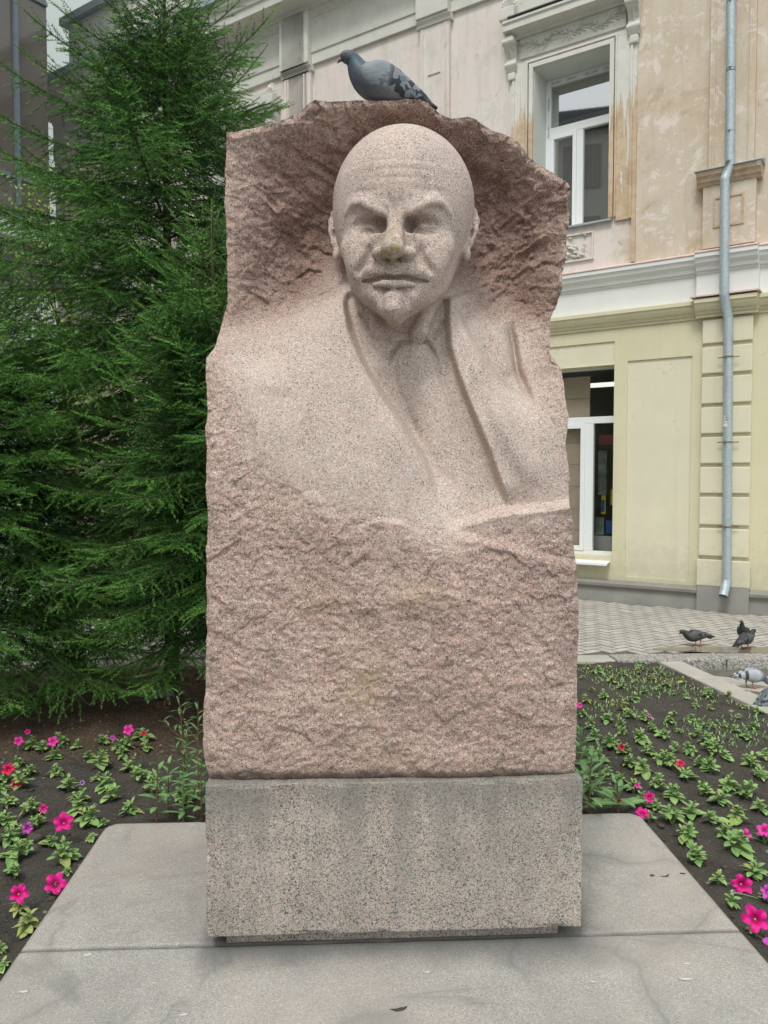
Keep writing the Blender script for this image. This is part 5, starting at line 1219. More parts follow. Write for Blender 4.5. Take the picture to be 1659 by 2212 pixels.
    for w_ in range(len(NTPL)):
        m = which == w_; T = NTPL[w_].reshape(-1, 3)
        v = Pp[m][:, None]+(T[None, :, 0:1]*Dd[m][:, None]+T[None, :, 1:2]*Y[m][:, None]*1.0+T[None, :, 2:3]*Z[m][:, None])*Ls[m][:, None, None]*np.array([1, 1, 1])
        VV.append(v.reshape(-1, 3)); AA.append(np.repeat(Ag[m], len(T))); RR.append(np.repeat(rg.rand(m.sum()), len(T)))
    V = np.concatenate(VV); F = np.arange(len(V)).reshape(-1, 3); me = np_mesh('needles', V, F, False)
    attr(me, 'age', np.concatenate(AA)); attr(me, 'rnd', np.concatenate(RR))
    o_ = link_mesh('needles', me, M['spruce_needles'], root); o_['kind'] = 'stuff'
    wood.build('trunk', M['spruce_bark'], root, True)
    print(name, 'shoots', len(Pp), 'tris', len(F))
    return root
b1 = at_z(372., 1478., 0.0); b2 = at_z(14., 1556., 0.0)
spruce('spruce_tree', (b1[0], b1[1]), 5.85, 1.65, 12, 'tallest spruce, its top reaching above the gutter of the old building, behind the flower bed', cull=lambda x, y, z: y > b1[1]+1.0 and z < 2.5)
spruce('spruce_tree', (b2[0]-.15, b2[1]+.1), 3.15, 1.35, 5, 'low broad spruce at the edge of the view, growing beside the tallest spruce', top_ratio=.72, zlow=.45, nbr=9, whorl=.17)
b3 = at_y(462., 900., 5.15)
spruce('spruce_tree', (b3[0], 5.15), 3.35, .95, 8, 'small spruce with a thin upright leader, half hidden behind the carved stone', top_ratio=.52, zlow=.6, nbr=8, whorl=.17)
# pale young broadleaf behind, beside the glass wing
t = NT('broad_leaf', .5, .3); t.col(t.mix(t.attr('rnd'), (.10, .20, .03), (.26, .40, .06))); M['broad_leaf'] = t.m
def broadleaf(base, H, rx, zc, rz, n, seed, label):
    rg = np.random.RandomState(seed); root = empty('young_tree', (base[0], base[1], 0), 0, label, 'tree')
    wd = MB(); wd.tube([(0, 0, -.05), (.05, 0, H*.4), (0, 0, H*.75)], [.06, .045, .02], 8)
    V = []
    for k in range(16):
        a = rg.uniform(0, 6.28); z0 = H*rg.uniform(.3, .7); e = np.array([rx*math.cos(a)*rg.uniform(.5, 1), rx*math.sin(a)*rg.uniform(.5, 1), zc+rz*rg.uniform(-.8, .9)])
        wd.tube([(0, 0, z0), e*.6+np.array([0, 0, z0*.3]), e], [.02, .012, .004], 5)
        m = n//16; c_ = e[None]*rg.uniform(.55, 1.05, (m, 1))+rg.normal(0, .20, (m, 3)); c_[:, 2] = np.where(rg.rand(m) < .5, c_[:, 2], zc+rz*rg.uniform(-1, 1, m))
        for q in c_:
            d = rg.normal(0, 1, 3); d /= np.linalg.norm(d); s_ = np.cross(d, rg.normal(0, 1, 3)); s_ /= np.linalg.norm(s_); L = rg.uniform(.05, .09)
            V += [q, q+d*L*.5+s_*L*.3, q+d*L, q+d*L*.5-s_*L*.3]
    V = np.array(V); me = np_mesh('leaves', V, np.arange(len(V)).reshape(-1, 4), False); attr(me, 'rnd', np.repeat(rg.rand(len(V)//4), 4))
    link_mesh('leaves', me, M['broad_leaf'], root); wd.build('trunk', M['spruce_bark'], root, True)
q1 = at_y(150., 900., 12.6); broadleaf((q1[0], 12.6), 6.6, .95, 4.6, 1.7, 2600, 3, 'young broadleaf tree with light yellow-green leaves between the glass wing and the spruce')
q2 = at_y(40., 900., 10.5); broadleaf((q2[0], 10.5), 3.6, 1.1, 2.4, 1.2, 2200, 4, 'low light green bush of thin branches behind the spruces, under the glass wing')
# ---------------------------------------------------------------- petunias and weeds
def leafmat(name, a, b, rough=.55):
    t = NT(name, rough, .3); r = t.objrnd(); ob = t.attr('rnd'); n = t.noise(25, 3)
    c = t.mix(t.math('FRACT', t.math('ADD', r, ob)), a, b); c = t.mix(1.0, c, t.ramp(n, [(.3, .85), (.7, 1.12)]), 'MULTIPLY')
    vein = t.attr('vein'); c = t.mix(t.math('MULTIPLY', vein, .45), c, (.30, .42, .16)); t.col(c); t.b.inputs['Sheen Weight'].default_value = .15; M[name] = t.m
leafmat('petunia_leaf', (.13, .26, .065), (.27, .42, .13)); leafmat('petunia_leaf_old', (.23, .30, .075), (.33, .34, .11)); leafmat('weed_leaf', (.085, .20, .06), (.15, .30, .10))
simple('stem', (.17, .27, .09), .7, .2); simple('red_stem', (.20, .10, .06), .7, .2)
def leaf_mesh(name, mat, wid, cup, bend, seed, pointed=.6):
    rg = random.Random(seed); n = 7; V = []; ve = []
    for i in range(n+1):
        u_ = i/n; w2 = wid*(math.sin(math.pi*min(max(u_*.94+.06, 0), 1))**pointed if 0 < u_ < 1 else (.10 if u_ == 0 else .02))
        z0 = -bend*u_*u_; wob = .03*rg.uniform(-1, 1)
        for j, off in enumerate((-1, -.5, 0, .5, 1)):
            V.append((u_*(1-.05*abs(off)), off*w2, z0+cup*w2*abs(off)**1.3+wob*abs(off)*.5)); ve.append(1.0 if off == 0 else 0)
    F = [(5*i+j, 5*i+j+1, 5*i+j+6, 5*i+j+5) for i in range(n) for j in range(4)]
    me = py_mesh(name, V, F, True); me.materials.append(M[mat]); attr(me, 'vein', ve); attr(me, 'rnd', [0]*len(V)); return me
PL = [leaf_mesh('leaf', 'petunia_leaf', .27, .35, .18, 1), leaf_mesh('leaf', 'petunia_leaf', .30, .25, .34, 2), leaf_mesh('leaf', 'petunia_leaf', .24, .5, .05, 3), leaf_mesh('leaf', 'petunia_leaf', .32, .15, .5, 4)]
PLo = [leaf_mesh('leaf', 'petunia_leaf_old', .32, .2, .3, 5), leaf_mesh('leaf', 'petunia_leaf_old', .26, .4, .5, 6)]
def mesh_np(me):
    co = np.array([v.co[:] for v in me.vertices]); f = np.array([list(p.vertices) for p in me.polygons]); ve = np.zeros(len(co)); me.attributes['vein'].data.foreach_get('value', ve); return co, f, ve
PLN = [mesh_np(m) for m in PL]
def leaf_layout(W, rg, tall=1.0):
    """places, turns and sizes of the leaves of one rosette of width W"""
    out = []; ns = rg.randint(3, 5); r0 = W*.5
    crowns = [(rg.uniform(-.35, .35)*r0, rg.uniform(-.35, .35)*r0, rg.uniform(.35, .6)*W*tall) for _ in range(ns)]
    for ci, (cx, cy, ch) in enumerate(crowns):
        m = rg.randint(5, 7)
        for k in range(m):
            a = k*2.4+rg.uniform(-.3, .3)+ci; f = k/m
            out.append((cx*.8, cy*.8, ch*(.45+.55*f), a, R(8+62*f+rg.uniform(-8, 8)), r0*(.62-.30*f)*rg.uniform(.85, 1.15)))
    for k in range(rg.randint(4, 7)):
        a = rg.uniform(0, 6.28); out.append((0, 0, .012+.08*W, a, R(rg.uniform(2, 22)), r0*rg.uniform(.75, 1.05)))
    return out
def xf(pos, yaw, pitch, roll, s_):
    return Matrix.Translation(pos) @ Matrix.Rotation(yaw, 4, 'Z') @ Matrix.Rotation(-pitch, 4, 'Y') @ Matrix.Rotation(roll, 4, 'X') @ Matrix.Scale(s_, 4)
# flower: five ruffled lobes round a funnel
PET = {}
def petmat(name, a, b):
    t = NT(name, .55, .25); rr = t.attr('rad'); c = t.mix(t.ramp(rr, [(.15, 0), (.5, 1)]), b, a); c = t.mix(1.0, c, t.ramp(t.noise(30, 3), [(.3, .85), (.7, 1.1)]), 'MULTIPLY'); t.col(c)
    M[name] = t.m
petmat('petal_magenta', (.62, .012, .22), (.36, .004, .10)); petmat('petal_pink', (.70, .05, .36), (.50, .02, .2)); petmat('petal_red', (.60, .015, .085), (.32, .004, .03)); petmat('petal_purple', (.50, .07, .42), (.30, .03, .25)); petmat('petal_lilac', (.50, .33, .60), (.26, .10, .36))
simple('flower_throat', (.62, .55, .18), .7, .2)
def petal_mesh(mat, seed, op=1.0):
    rg = random.Random(seed); nr, na = 6, 40; V = []; ra = []
    ph = [rg.uniform(-.15, .15) for _ in range(5)]; lob = [rg.uniform(.85, 1.1) for _ in range(5)]
    for i in range(nr):
        r_ = i/(nr-1)
        for j in range(na):
            a = 2*math.pi*j/na; L = int(j*5/na); lobe = abs(math.cos(2.5*a+ph[L]*.3))
            rad = (.10+.90*r_*(1-(.46*(1-lobe**.7))*r_*r_)*lob[L])*op
            z = -.55*(1-r_)**2.2+.16*math.sin(a*7+seed)*r_**3+.07*math.sin(a*17+seed*3)*r_**4-.14*r_*r_*lobe+.25*(1-op)*r_
            V.append((rad*math.cos(a), rad*math.sin(a), z)); ra.append(r_)
    me = np_mesh('flower', np.array(V), grid_faces(nr, na, True)); me.materials.append(M[mat]); attr(me, 'rad', ra); return me
FL = {k: [petal_mesh('petal_'+k, s) for s in (1, 2, 3)] for k in ('magenta', 'pink', 'red', 'purple')}
FLb = {'bud': petal_mesh('petal_lilac', 7, .45)}
thb = MB(); thb.tube([(0, 0, -.55), (0, 0, -.50)], [.05, .07], 8); th_me = py_mesh('throat', thb.v, thb.f, True); th_me.materials.append(M['flower_throat'])
def add_flower(root, M4, kind, size, rg):
    me = FLb['bud'] if kind == 'bud' else rg.choice(FL[kind])
    o = bpy.data.objects.new('flower', me); C.objects.link(o); o.parent = root; o.matrix_local = M4 @ Matrix.Scale(size*.74, 4)
    q = bpy.data.objects.new('throat', th_me); C.objects.link(q); q.parent = o; 
    return o
stem_cache = {}
def petunia(x, y, W, seed, label, group, near, flowers=(), old=False):
    rg = random.Random(seed); z = soil_z(x, y)
    root = empty('petunia', (x, y, z), rg.uniform(0, 6.28) if not flowers else 0, label, 'petunia', group)
    lay = leaf_layout(W, rg)
    sb = MB()
    for (px_, py_, pz_, a, el, s_) in lay[::4]: sb.tube([(0, 0, -.01), (px_*.6, py_*.6, pz_*.5), (px_, py_, pz_)], [.0028, .0024, .0018], 5)
    sb.build('stem', M['stem'], root)
    if near:
        for (px_, py_, pz_, a, el, s_) in lay:
            me = rg.choice(PL) if not (old or rg.random() < .07) else rg.choice(PLo)
            o = bpy.data.objects.new('leaf', me); C.objects.link(o); o.parent = root; o.matrix_local = xf((px_, py_, pz_), a, el, rg.uniform(-.4, .4), s_)
    else:
        V = []; F = []; VE = []; RN = []; n0 = 0
        for (px_, py_, pz_, a, el, s_) in lay:
            co, f, ve = rg.choice(PLN); m = np.array(xf((px_, py_, pz_), a, el, rg.uniform(-.4, .4), s_)); V.append(co @ m[:3, :3].T+m[:3, 3]); F.append(f+n0); n0 += len(co); VE.append(ve); RN.append(np.full(len(co), rg.random()))
        me = np_mesh('foliage', np.concatenate(V), np.concatenate(F)); me.materials.append(M['petunia_leaf' if not old else 'petunia_leaf_old']); attr(me, 'vein', np.concatenate(VE)); attr(me, 'rnd', np.concatenate(RN))
        link_mesh('foliage', me, None, root)
    for fl in flowers:
        kind, dx, dz, size = fl[:4]; tilt = fl[4] if len(fl) > 4 else 55
        dd = math.atan2(x, y); R_ = Matrix.Rotation(-dd, 4, 'Z')
        M4 = Matrix.Translation(R_ @ Vector((dx, -.25*W, dz))) @ R_ @ Matrix.Rotation(R(rg.uniform(-14, 14)), 4, 'Z') @ Matrix.Rotation(R(tilt), 4, 'X') @ Matrix.Rotation(rg.uniform(0, 6), 4, 'Z')
        add_flower(root, M4, kind, size, rg)
        e = M4 @ Vector((0, 0, -.45*size)); s2 = MB(); s2.tube([(0, 0, 0), (e.x*.5, e.y*.5, e.z*.7), e], [.002, .002, .003], 5); s2.build('flower_stalk', M['stem'], root)
    return root
# (zoomed grid of the photograph -> photograph) right bed
def zr(zx, zy): return 1152+zx*.35644, 1273.2+zy*.35644
def zl_(zx, zy): return zx*.34215, 1455.1+zy*.34215
RIGHT_P = [(330,490,70),(385,520,90),(455,500,60),(545,530,70),(630,520,70),(660,490,40),(720,560,70),(780,540,60),(480,580,80),(540,610,80),(360,630,60),(300,560,40),(320,690,80),(425,665,90),(480,705,60),(670,640,70),(810,600,80),(840,650,60),(900,580,70),(930,680,60),(550,740,110),(580,790,90),(445,810,110),(535,850,100),(540,900,80),(370,930,90),(725,870,90),(785,920,90),(820,820,80),(885,880,50),(950,800,90),(1065,660,90),(1185,660,60),(980,720,60),(1070,750,60),(850,770,60),(1170,840,60),(1010,850,80),(1080,860,80),(1230,870,80),(1250,800,60),(1340,850,80),(1290,920,70),(1365,770,80),(1275,730,40),(640,940,110),(700,1010,90),(470,980,110),(590,1090,110),(680,1130,130),(860,1000,80),(950,1010,90),(780,1060,100),(990,910,110),(1060,960,110),(1080,1000,120),(1160,1040,90),(1075,1110,120),(1000,1080,90),(1320,1090,110),(1370,1160,100),(1400,1050,90),(935,1170,130),(760,1220,110),(850,1280,120),(740,1350,100),(1040,1250,110),(1120,1310,130),(1180,1210,130),(1295,1270,130),(1380,1350,120),(960,1380,140),(840,1420,150),(1250,1430,140),(1100,1440,140),(1150,1510,120),(910,1530,150),(975,1660,150),(1230,1600,190),(1340,1760,150),(400,1050,100),(420,1290,80),(350,1030,80),(320,1150,80),(350,860,90),(330,1240,80),(520,1180,90),(450,1150,90),(560,1010,80),(410,1170,70),(1290,640,50),(760,620,60),(620,590,50)]
RIGHT_F = [ # px, py, width, flowers, label
 (300,775,60,[('pink',-.02,.09,.030)],'small petunia with one pink flower hard against the far edge of the carved stone'),
 (610,690,90,[('bud',0,.05,.018)],'petunia with a single closed lilac bud in the far half of the flower bed'),
 (685,810,90,[('purple',.02,.05,.020)],'petunia with one small purple flower in the far half of the flower bed'),
 (545,1010,90,[('red',-.01,.05,.032)],'petunia with one crimson flower behind the tall weeds beside the monument'),
 (845,1090,120,[('red',.04,.05,.034,40)],'petunia with one crimson flower turned aside in the middle of the flower bed'),
 (605,1240,110,[('pink',.02,.055,.022)],'petunia with one small pink flower beside the trumpet weeds, farther from the slab'),
 (660,1330,120,[('magenta',.03,.065,.040),('red',-.11,.03,.018)],'petunia with a large magenta flower and a smaller one, just behind the slab corner'),
 (700,1420,70,[('magenta',-.03,.05,.045,30)],'petunia with one dark-throated magenta flower right at the slab corner'),
 (1400,1540,140,[('pink',0,.07,.046),('pink',-.08,.03,.040)],'petunia with two bright pink flowers near the edge of the view'),
 (1120,1810,100,[('magenta',.085,.025,.058,70)],'petunia with one wide flat magenta flower beside the slab edge'),
 (1190,1930,120,[],'broad-leaved petunia leaning over the slab edge below the wide magenta flower'),
 (1400,1900,110,[('purple',.01,.05,.040),('bud',-.11,.02,.030)],'petunia with a purple flower and a pale drooping bud at the slab edge'),
 (1350,2090,120,[('magenta',0,.07,.068,60),('purple',.06,.0,.055,50)],'petunia with the largest magenta flower, beside the joint of the slabs')]
LEFT_P = [(375,440,130),(495,490,80),(650,445,110),(745,490,100),(775,540,90),(915,500,90),(120,600,90),(185,640,80),(340,550,90),(355,640,120),(555,540,80),(620,600,140),(830,610,120),(880,680,120),(20,760,90),(670,740,120),(710,820,130),(605,680,60),(40,850,120),(200,900,130),(500,830,120),(480,900,150),(560,960,150),(820,900,130),(30,960,120),(60,1090,150),(150,1160,120),(80,1200,160),(95,1300,120),(400,1210,180),(420,1290,60),(650,980,50),(580,1075,40),(960,760,130),(1150,820,120),(400,460,90),(8,1760,70),(10,1880,60),(1030,780,90),(1240,800,80)]
LEFT_F = [
 (200,480,100,[('pink',-.07,.07,.040),('magenta',-.02,.12,.026)],'petunia with two magenta flowers one above the other at the edge of the needle litter'),
 (265,500,90,[('pink',.06,.07,.045)],'petunia with one open pink flower next to the pair of magenta ones'),
 (900,430,120,[],'leafy petunia beside the pink and purple flowers, far side of the bed'),
 (800,480,90,[('pink',.01,.13,.046),('purple',-.08,.09,.026),('red',.10,.10,.026)],'petunia with pink, purple and crimson flowers together at the far side of the bed'),
 (25,680,70,[('red',.02,.08,.048)],'petunia with one crimson flower at the very edge of the view'),
 (130,730,130,[('red',-.02,.03,.040,75)],'petunia with one crimson flower hanging low near the edge of the view'),
 (430,750,130,[('bud',.07,.05,.045)],'petunia with a large half closed lilac flower in the middle of the bed'),
 (235,990,110,[('magenta',.03,.10,.030)],'petunia with one small crimson-pink flower behind the large magenta one'),
 (130,1060,80,[('purple',.03,.04,.038,75)],'petunia with one purple flower seen from the side near the edge of the view'),
 (310,1100,110,[('magenta',.06,.12,.060)],'petunia with one large magenta flower standing above its leaves near the slab'),
 (375,1400,70,[('magenta',0,.05,.058)],'petunia with one magenta flower against the slab edge'),
 (120,1510,90,[('magenta',0,.09,.052)],'petunia with one magenta flower over withered leaves near the slab edge'),
 (200,1640,170,[],'sprawling yellow-green petunia with long leaves beside the slab edge')]
LMK = []
def short(lb):
    lb = lb.replace('petunia with ', '').replace('small one', 'one'); w_ = lb.split()
    for stop in ('standing', 'over', 'against', 'seen', 'turned', 'hanging', 'just', 'right', 'near', 'in', 'at', 'behind', 'next', 'beside', 'hard', 'together', 'far', 'leaning', 'with'):
        if stop in w_[2:]: w_ = w_[:w_.index(stop, 2)]
    return ' '.join(w_[:4]).rstrip(',')
kseed = 100; plain = []
for side, lst, lf, fn in (('r', RIGHT_P, RIGHT_F, zr), ('l', LEFT_P, LEFT_F, zl_)):
    sc = .35644 if side == 'r' else .34215
    for (zx, zy, w_, fl, lb) in lf:
        px, py = fn(zx, zy-12); p_ = at_z(px, py, .015); kseed += 1
        if p_[0] > SX1-.03 and p_[1] < SYB and side == 'r': p_[0] = max(p_[0], SX1+.045)
        if side == 'l' and p_[1] < SYB: p_[0] = min(p_[0], SX0-.045)
        petunia(p_[0], p_[1], max(w_*sc*p_[1]/FPX*1.35, .09), kseed, lb, None, True, fl, 'yellow-green' in lb or 'withered' in lb)
        if fl: LMK.append((p_[0], p_[1], 'the petunia with '+short(lb) if 'petunia with' in lb else short(lb), side))
    for (zx, zy, w_) in lst:
        px, py = fn(zx, zy-12); p_ = at_z(px, py, .015); kseed += 1
        if SX0-.02 < p_[0] < SX1+.02 and p_[1] < SYB: continue
        if p_[1] > YB-.06: continue
        plain.append((p_[0], p_[1], max(w_*sc*p_[1]/FPX*(1.38 if p_[1] < 4.8 else 1.1), .07), kseed, side))
kc = at_z(1452., 1443., .0); LMK += [(kc[0]-.1, kc[1]-.1, 'the kerb corner at the raised paving', 'r'), (3.4, 5.9, 'the middle of the slanting kerb', 'r'), (1.5, 5.9, 'the far edge of the carved stone', 'r'), (3.1, 4.4, 'the kerb end at the view edge', 'r'),
        (SX0, SYB, 'the rounded slab corner on the spruce side', 'l'), (SX1, SYB, 'the rounded slab corner on the kerb side', 'r'), (-1.0, 4.3, 'the tallest thin weed', 'l')]
used = {}
ORD = ['nearest', 'second', 'third', 'fourth', 'fifth', 'sixth', 'seventh', 'eighth', 'ninth', 'tenth']
rows = []
for (x, y, W, ks, side) in plain:
    best = min((l for l in LMK if l[3] == side), key=lambda l: math.hypot(l[0]-x, l[1]-y)); dx, dy = x-best[0], y-best[1]
    if abs(dy) > abs(dx): dr = 'behind' if dy > 0 else 'in front of'
    else: dr = ('on the kerb side of' if dx > 0 else 'on the monument side of') if side == 'r' else ('on the monument side of' if dx > 0 else 'on the outer side of')
    rows.append([math.hypot(dx, dy), best[2], dr, x, y, W, ks, side])
for r_ in sorted(rows, key=lambda r: r[0]):
    key = (r_[1], r_[2]); n_ = used.get(key, 0); used[key] = n_+1
    x, y, W, ks, side = r_[3:]; old = side == 'r' and y > 5.2 and ks % 2 == 0
    look = 'yellowish' if old else 'green'
    petunia(x, y, W, ks, 'flowerless petunia, '+ORD[min(n_, 9)]+' '+r_[2]+' '+r_[1], 'flowerless petunias in the bed', y < 4.6, (), old)
# tall weeds with narrow leaves
WL = [leaf_mesh('leaf', 'weed_leaf', .11, .3, .25, 11, .8), leaf_mesh('leaf', 'weed_leaf', .13, .3, .45, 12, .8), leaf_mesh('leaf', 'weed_leaf', .17, .25, .35, 13, .7)]
def weed(px, py, top, label, leafL, n, seed, wide=0, ymin=None, branches=0):
    rg = random.Random(seed); p_ = at_z(px, py, .01); 
    if ymin: p_ = at_y(px, py, ymin); p_[2] = 0
    x, y = p_[0], p_[1]; tp = at_y(top[0], top[1], y); h = tp[2]; dx = tp[0]-x; z0 = soil_z(x, y)
    root = empty('weed', (x, y, z0), 0, label, 'weed', None)
    sb = MB(); sb.tube([(0, 0, -.02), (dx*.3, .0, h*.4), (dx*.7, 0, h*.75), (dx, 0, h-z0)], [.0045, .004, .003, .0015], 6); 
    for b in range(branches):
        f = rg.uniform(.35, .8); a = rg.uniform(0, 6.28); o_ = Vector((dx*f, 0, h*f)); e = o_+Vector((math.cos(a)*.09, math.sin(a)*.09, .09)); sb.tube([o_, (o_+e)/2+Vector((0, 0, -.01)), e], [.002, .002, .001], 5)
        for k in range(5): 
            o = bpy.data.objects.new('leaf', WL[0]); C.objects.link(o); o.parent = root; o.matrix_local = xf(o_.lerp(e, .4+.15*k), rg.uniform(0, 6.28), R(40), 0, leafL*.55)
    sb.build('stem', M['red_stem' if seed % 2 else 'stem'], root)
    for k in range(n):
        f = .12+.88*(k+.5)/n; a = k*2.4+rg.uniform(-.4, .4); s_ = leafL*(1.1-.55*f)*rg.uniform(.8, 1.15)
        o = bpy.data.objects.new('leaf', WL[2] if wide else rg.choice(WL[:2])); C.objects.link(o); o.parent = root
        o.matrix_local = xf((dx*f, 0, (h-z0)*f), a, R(15+45*f+rg.uniform(-12, 12)), rg.uniform(-.3, .3), s_)
    return root
yw = SYB+.03
weed(*zl_(1180, 680), zl_(1125, 110), 'tallest thin willow-leaved weed rising beside the stone in front of the spruce shade', .085, 26, 21, ymin=3.95, branches=3)
weed(*zl_(1250, 700), zl_(1250, 190), 'thin weed with toothed leaves against the edge of the carved stone, second tallest', .08, 24, 23, ymin=3.8, branches=3)
weed(*zl_(985, 905), zl_(1000, 545), 'weed with a thin red stem and flat leaf crown standing alone behind the slab', .10, 14, 25, 1, ymin=yw+.02)
weed(*zl_(1060, 860), zl_(1065, 560), 'broad-leaved weed between the red-stemmed one and the monument', .09, 12, 27, 1, ymin=yw+.12)
weed(*zl_(1160, 880), zl_(1150, 640), 'short bushy weed with round leaves behind the slab next to the monument', .075, 16, 28, 1, ymin=yw+.05)
weed(*zl_(1190, 700), zl_(1170, 350), 'leafy weed of middle height crowded against the stone', .085, 22, 30, 1, ymin=3.9)
weed(*zl_(1270, 860), zl_(1270, 560), 'weed touching the corner of the grey base block', .085, 16, 31, 1, ymin=yw+.06)
weed(*zr(337, 1390), zr(352, 1010), 'tall weed with long arching leaves just behind the slab on the kerb side', .17, 13, 33, ymin=yw+.03)
weed(*zr(515, 1390), zr(505, 1150), 'weed with long hanging leaf in front of the crimson petunia', .14, 8, 35, 1, ymin=yw+.05)
weed(*zr(290, 1200), zr(285, 830), 'weed climbing along the far edge of the carved stone', .12, 16, 36, 1, ymin=4.3)
weed(*zr(400, 1390), zr(400, 960), 'willow-leaved weed between the arching weed and the petunias', .11, 20, 38, ymin=yw+.25)
weed(*zr(280, 1390), zr(300, 1120), 'low grassy weed in the gap beside the grey base block', .14, 10, 40, ymin=yw+.04)
# thin ground weeds in the far corner of the bed
rg = np.random.RandomState(44); V = []; n = 0
while n < 1500:
    x, y = rg.uniform(1.5, 4.4), rg.uniform(4.6, YB-.05)
    if x > kerb_in(y)-.03 or float(vnoise(x*2.2, y*2.2, 0, 7)) < -.05+.35*(6.2-y): continue
    a = rg.uniform(0, 6.28); L = rg.uniform(.012, .035); z = soil_z(x, y); d = np.array([math.cos(a), math.sin(a), 0]); s_ = np.array([-d[1], d[0], 0])*.0035; p_ = np.array([x, y, z])
    V += [p_-s_, p_+s_, p_+d*L*.6+s_+[0, 0, L*.8], p_+d*L*.6-s_+[0, 0, L*.8]]; n += 1
V = np.array(V); me = np_mesh('ground_weeds', V, np.arange(len(V)).reshape(-1, 4)); me.materials.append(M['petunia_leaf']); attr(me, 'rnd', np.repeat(rg.rand(len(V)//4), 4)); attr(me, 'vein', np.zeros(len(V)))
tag(link_mesh('ground_weeds', me), 'thin yellowish weeds covering the far corner of the flower bed', 'weeds', kind='stuff')
# ---------------------------------------------------------------- pigeons
def birdmat(name, head, neck1, neck2, breast, belly):
    t = NT(name, .5, .4); u_ = t.attr('u'); n = t.noise(60, 4, .6); n2 = t.noise(260, 3)
    ir = t.mix(t.ramp(n, [(.42, 0), (.58, 1)]), neck1, neck2)
    r = t.ramp(u_, [(0, 0), (.22, 0), (.30, 1), (.44, 1), (.56, 0)])
    c = t.mix(t.ramp(u_, [(.20, 0), (.5, 1)]), head, breast); c = t.mix(t.ramp(u_, [(.55, 0), (.8, 1)]), c, belly); c = t.mix(r, c, ir)
    c = t.mix(1.0, c, t.ramp(n2, [(.3, .75), (.7, 1.2)]), 'MULTIPLY'); t.col(c); t.bump(t.voro(230), .35, .002); M[name] = t.m
def wingmat(name, pale, dark, prim, thr, mode):
    t = NT(name, .55, .35); u_ = t.attr('u'); v_ = t.attr('v')
    w = t.voro(52, t.warp(60, .012), 'Color'); r = t.chan(w, 0)
    if mode == 'check': band = t.math('MULTIPLY', t.ramp(u_, [(.30, 0), (.42, 1), (.82, 1), (.86, .6)]), t.ramp(r, [(thr, 0), (thr+.05, 1)]))
    else: band = t.math('MAXIMUM', t.ramp(u_, [(.48, 0), (.50, 1), (.56, 1), (.58, 0)]), t.ramp(u_, [(.66, 0), (.68, 1), (.74, 1), (.76, 0)]))
    c = t.mix(t.noise(9, 4), tuple(.8*q for q in pale), tuple(1.15*q for q in pale)); c = t.mix(band, c, dark); c = t.mix(t.ramp(u_, [(.80, 0), (.90, 1)]), c, prim)
    barb = t.noise(1, 3, .5, 0, t.scale(40, 40, 320)); c = t.mix(1.0, c, t.ramp(barb, [(.3, .8), (.7, 1.15)]), 'MULTIPLY'); t.col(c); t.bump(r, .3, .003); M[name] = t.m
birdmat('bird_blue', (.055, .075, .095), (.022, .085, .085), (.060, .055, .095), (.070, .085, .105), (.15, .165, .18))
wingmat('wing_blue', (.215, .24, .26), (.035, .038, .045), (.085, .083, .082), .46, 'check')
birdmat('bird_dark', (.025, .026, .027), (.02, .035, .03), (.03, .028, .032), (.032, .032, .034), (.055, .052, .055)); wingmat('wing_dark', (.10, .10, .105), (.022, .022, .025), (.05, .05, .05), .45, 'check')
birdmat('bird_black', (.018, .019, .020), (.02, .04, .035), (.022, .022, .026), (.020, .022, .022), (.03, .03, .03)); wingmat('wing_black', (.04, .042, .045), (.02, .02, .022), (.03, .03, .03), .5, 'check')
birdmat('bird_pale', (.10, .12, .15), (.09, .11, .15), (.13, .12, .17), (.22, .25, .29), (.34, .37, .40)); wingmat('wing_pale', (.42, .46, .49), (.05, .055, .06), (.11, .12, .125), .5, 'bars')
simple('beak', (.06, .055, .05), .5, .4); simple('cere', (.62, .58, .56), .7, .3); simple('eye_orange', (.45, .10, .03), .15, .6, .02); simple('pupil', (.008, .008, .008), .1, .7, .02); simple('bird_leg', (.42, .12, .08), .7, .3); simple('tail_dark', (.028, .030, .034), .6, .3); simple('quill', (.30, .32, .33), .6, .3)
SIT = [(256,208,10),(264,204,38),(283,195,62),(315,188,76),(350,188,80),(385,203,84),(415,245,94),(437,300,116),(468,360,146),(520,420,184),(600,465,218),(700,490,224),(800,525,205),(900,575,165),(1000,625,115),(1100,668,70),(1180,705,38)]
PECK = [(150,640,10),(158,632,36),(180,612,58),(215,585,68),(250,560,72),(290,535,84),(335,510,104),(390,490,132),(450,478,160),(520,475,186),(600,480,212),(700,490,218),(800,510,196),(900,540,158),(1000,575,112),(1100,608,68),(1180,632,36)]
STAND = [(330,60,10),(338,56,36),(356,48,56),(386,44,66),(415,50,68),(440,80,70),(455,130,76),(468,190,90),(485,260,118),(520,345,160),(580,425,200),(660,480,222),(760,530,208),(870,590,165),(970,645,115),(1070,690,70),(1150,725,38)]
MZ = .000308
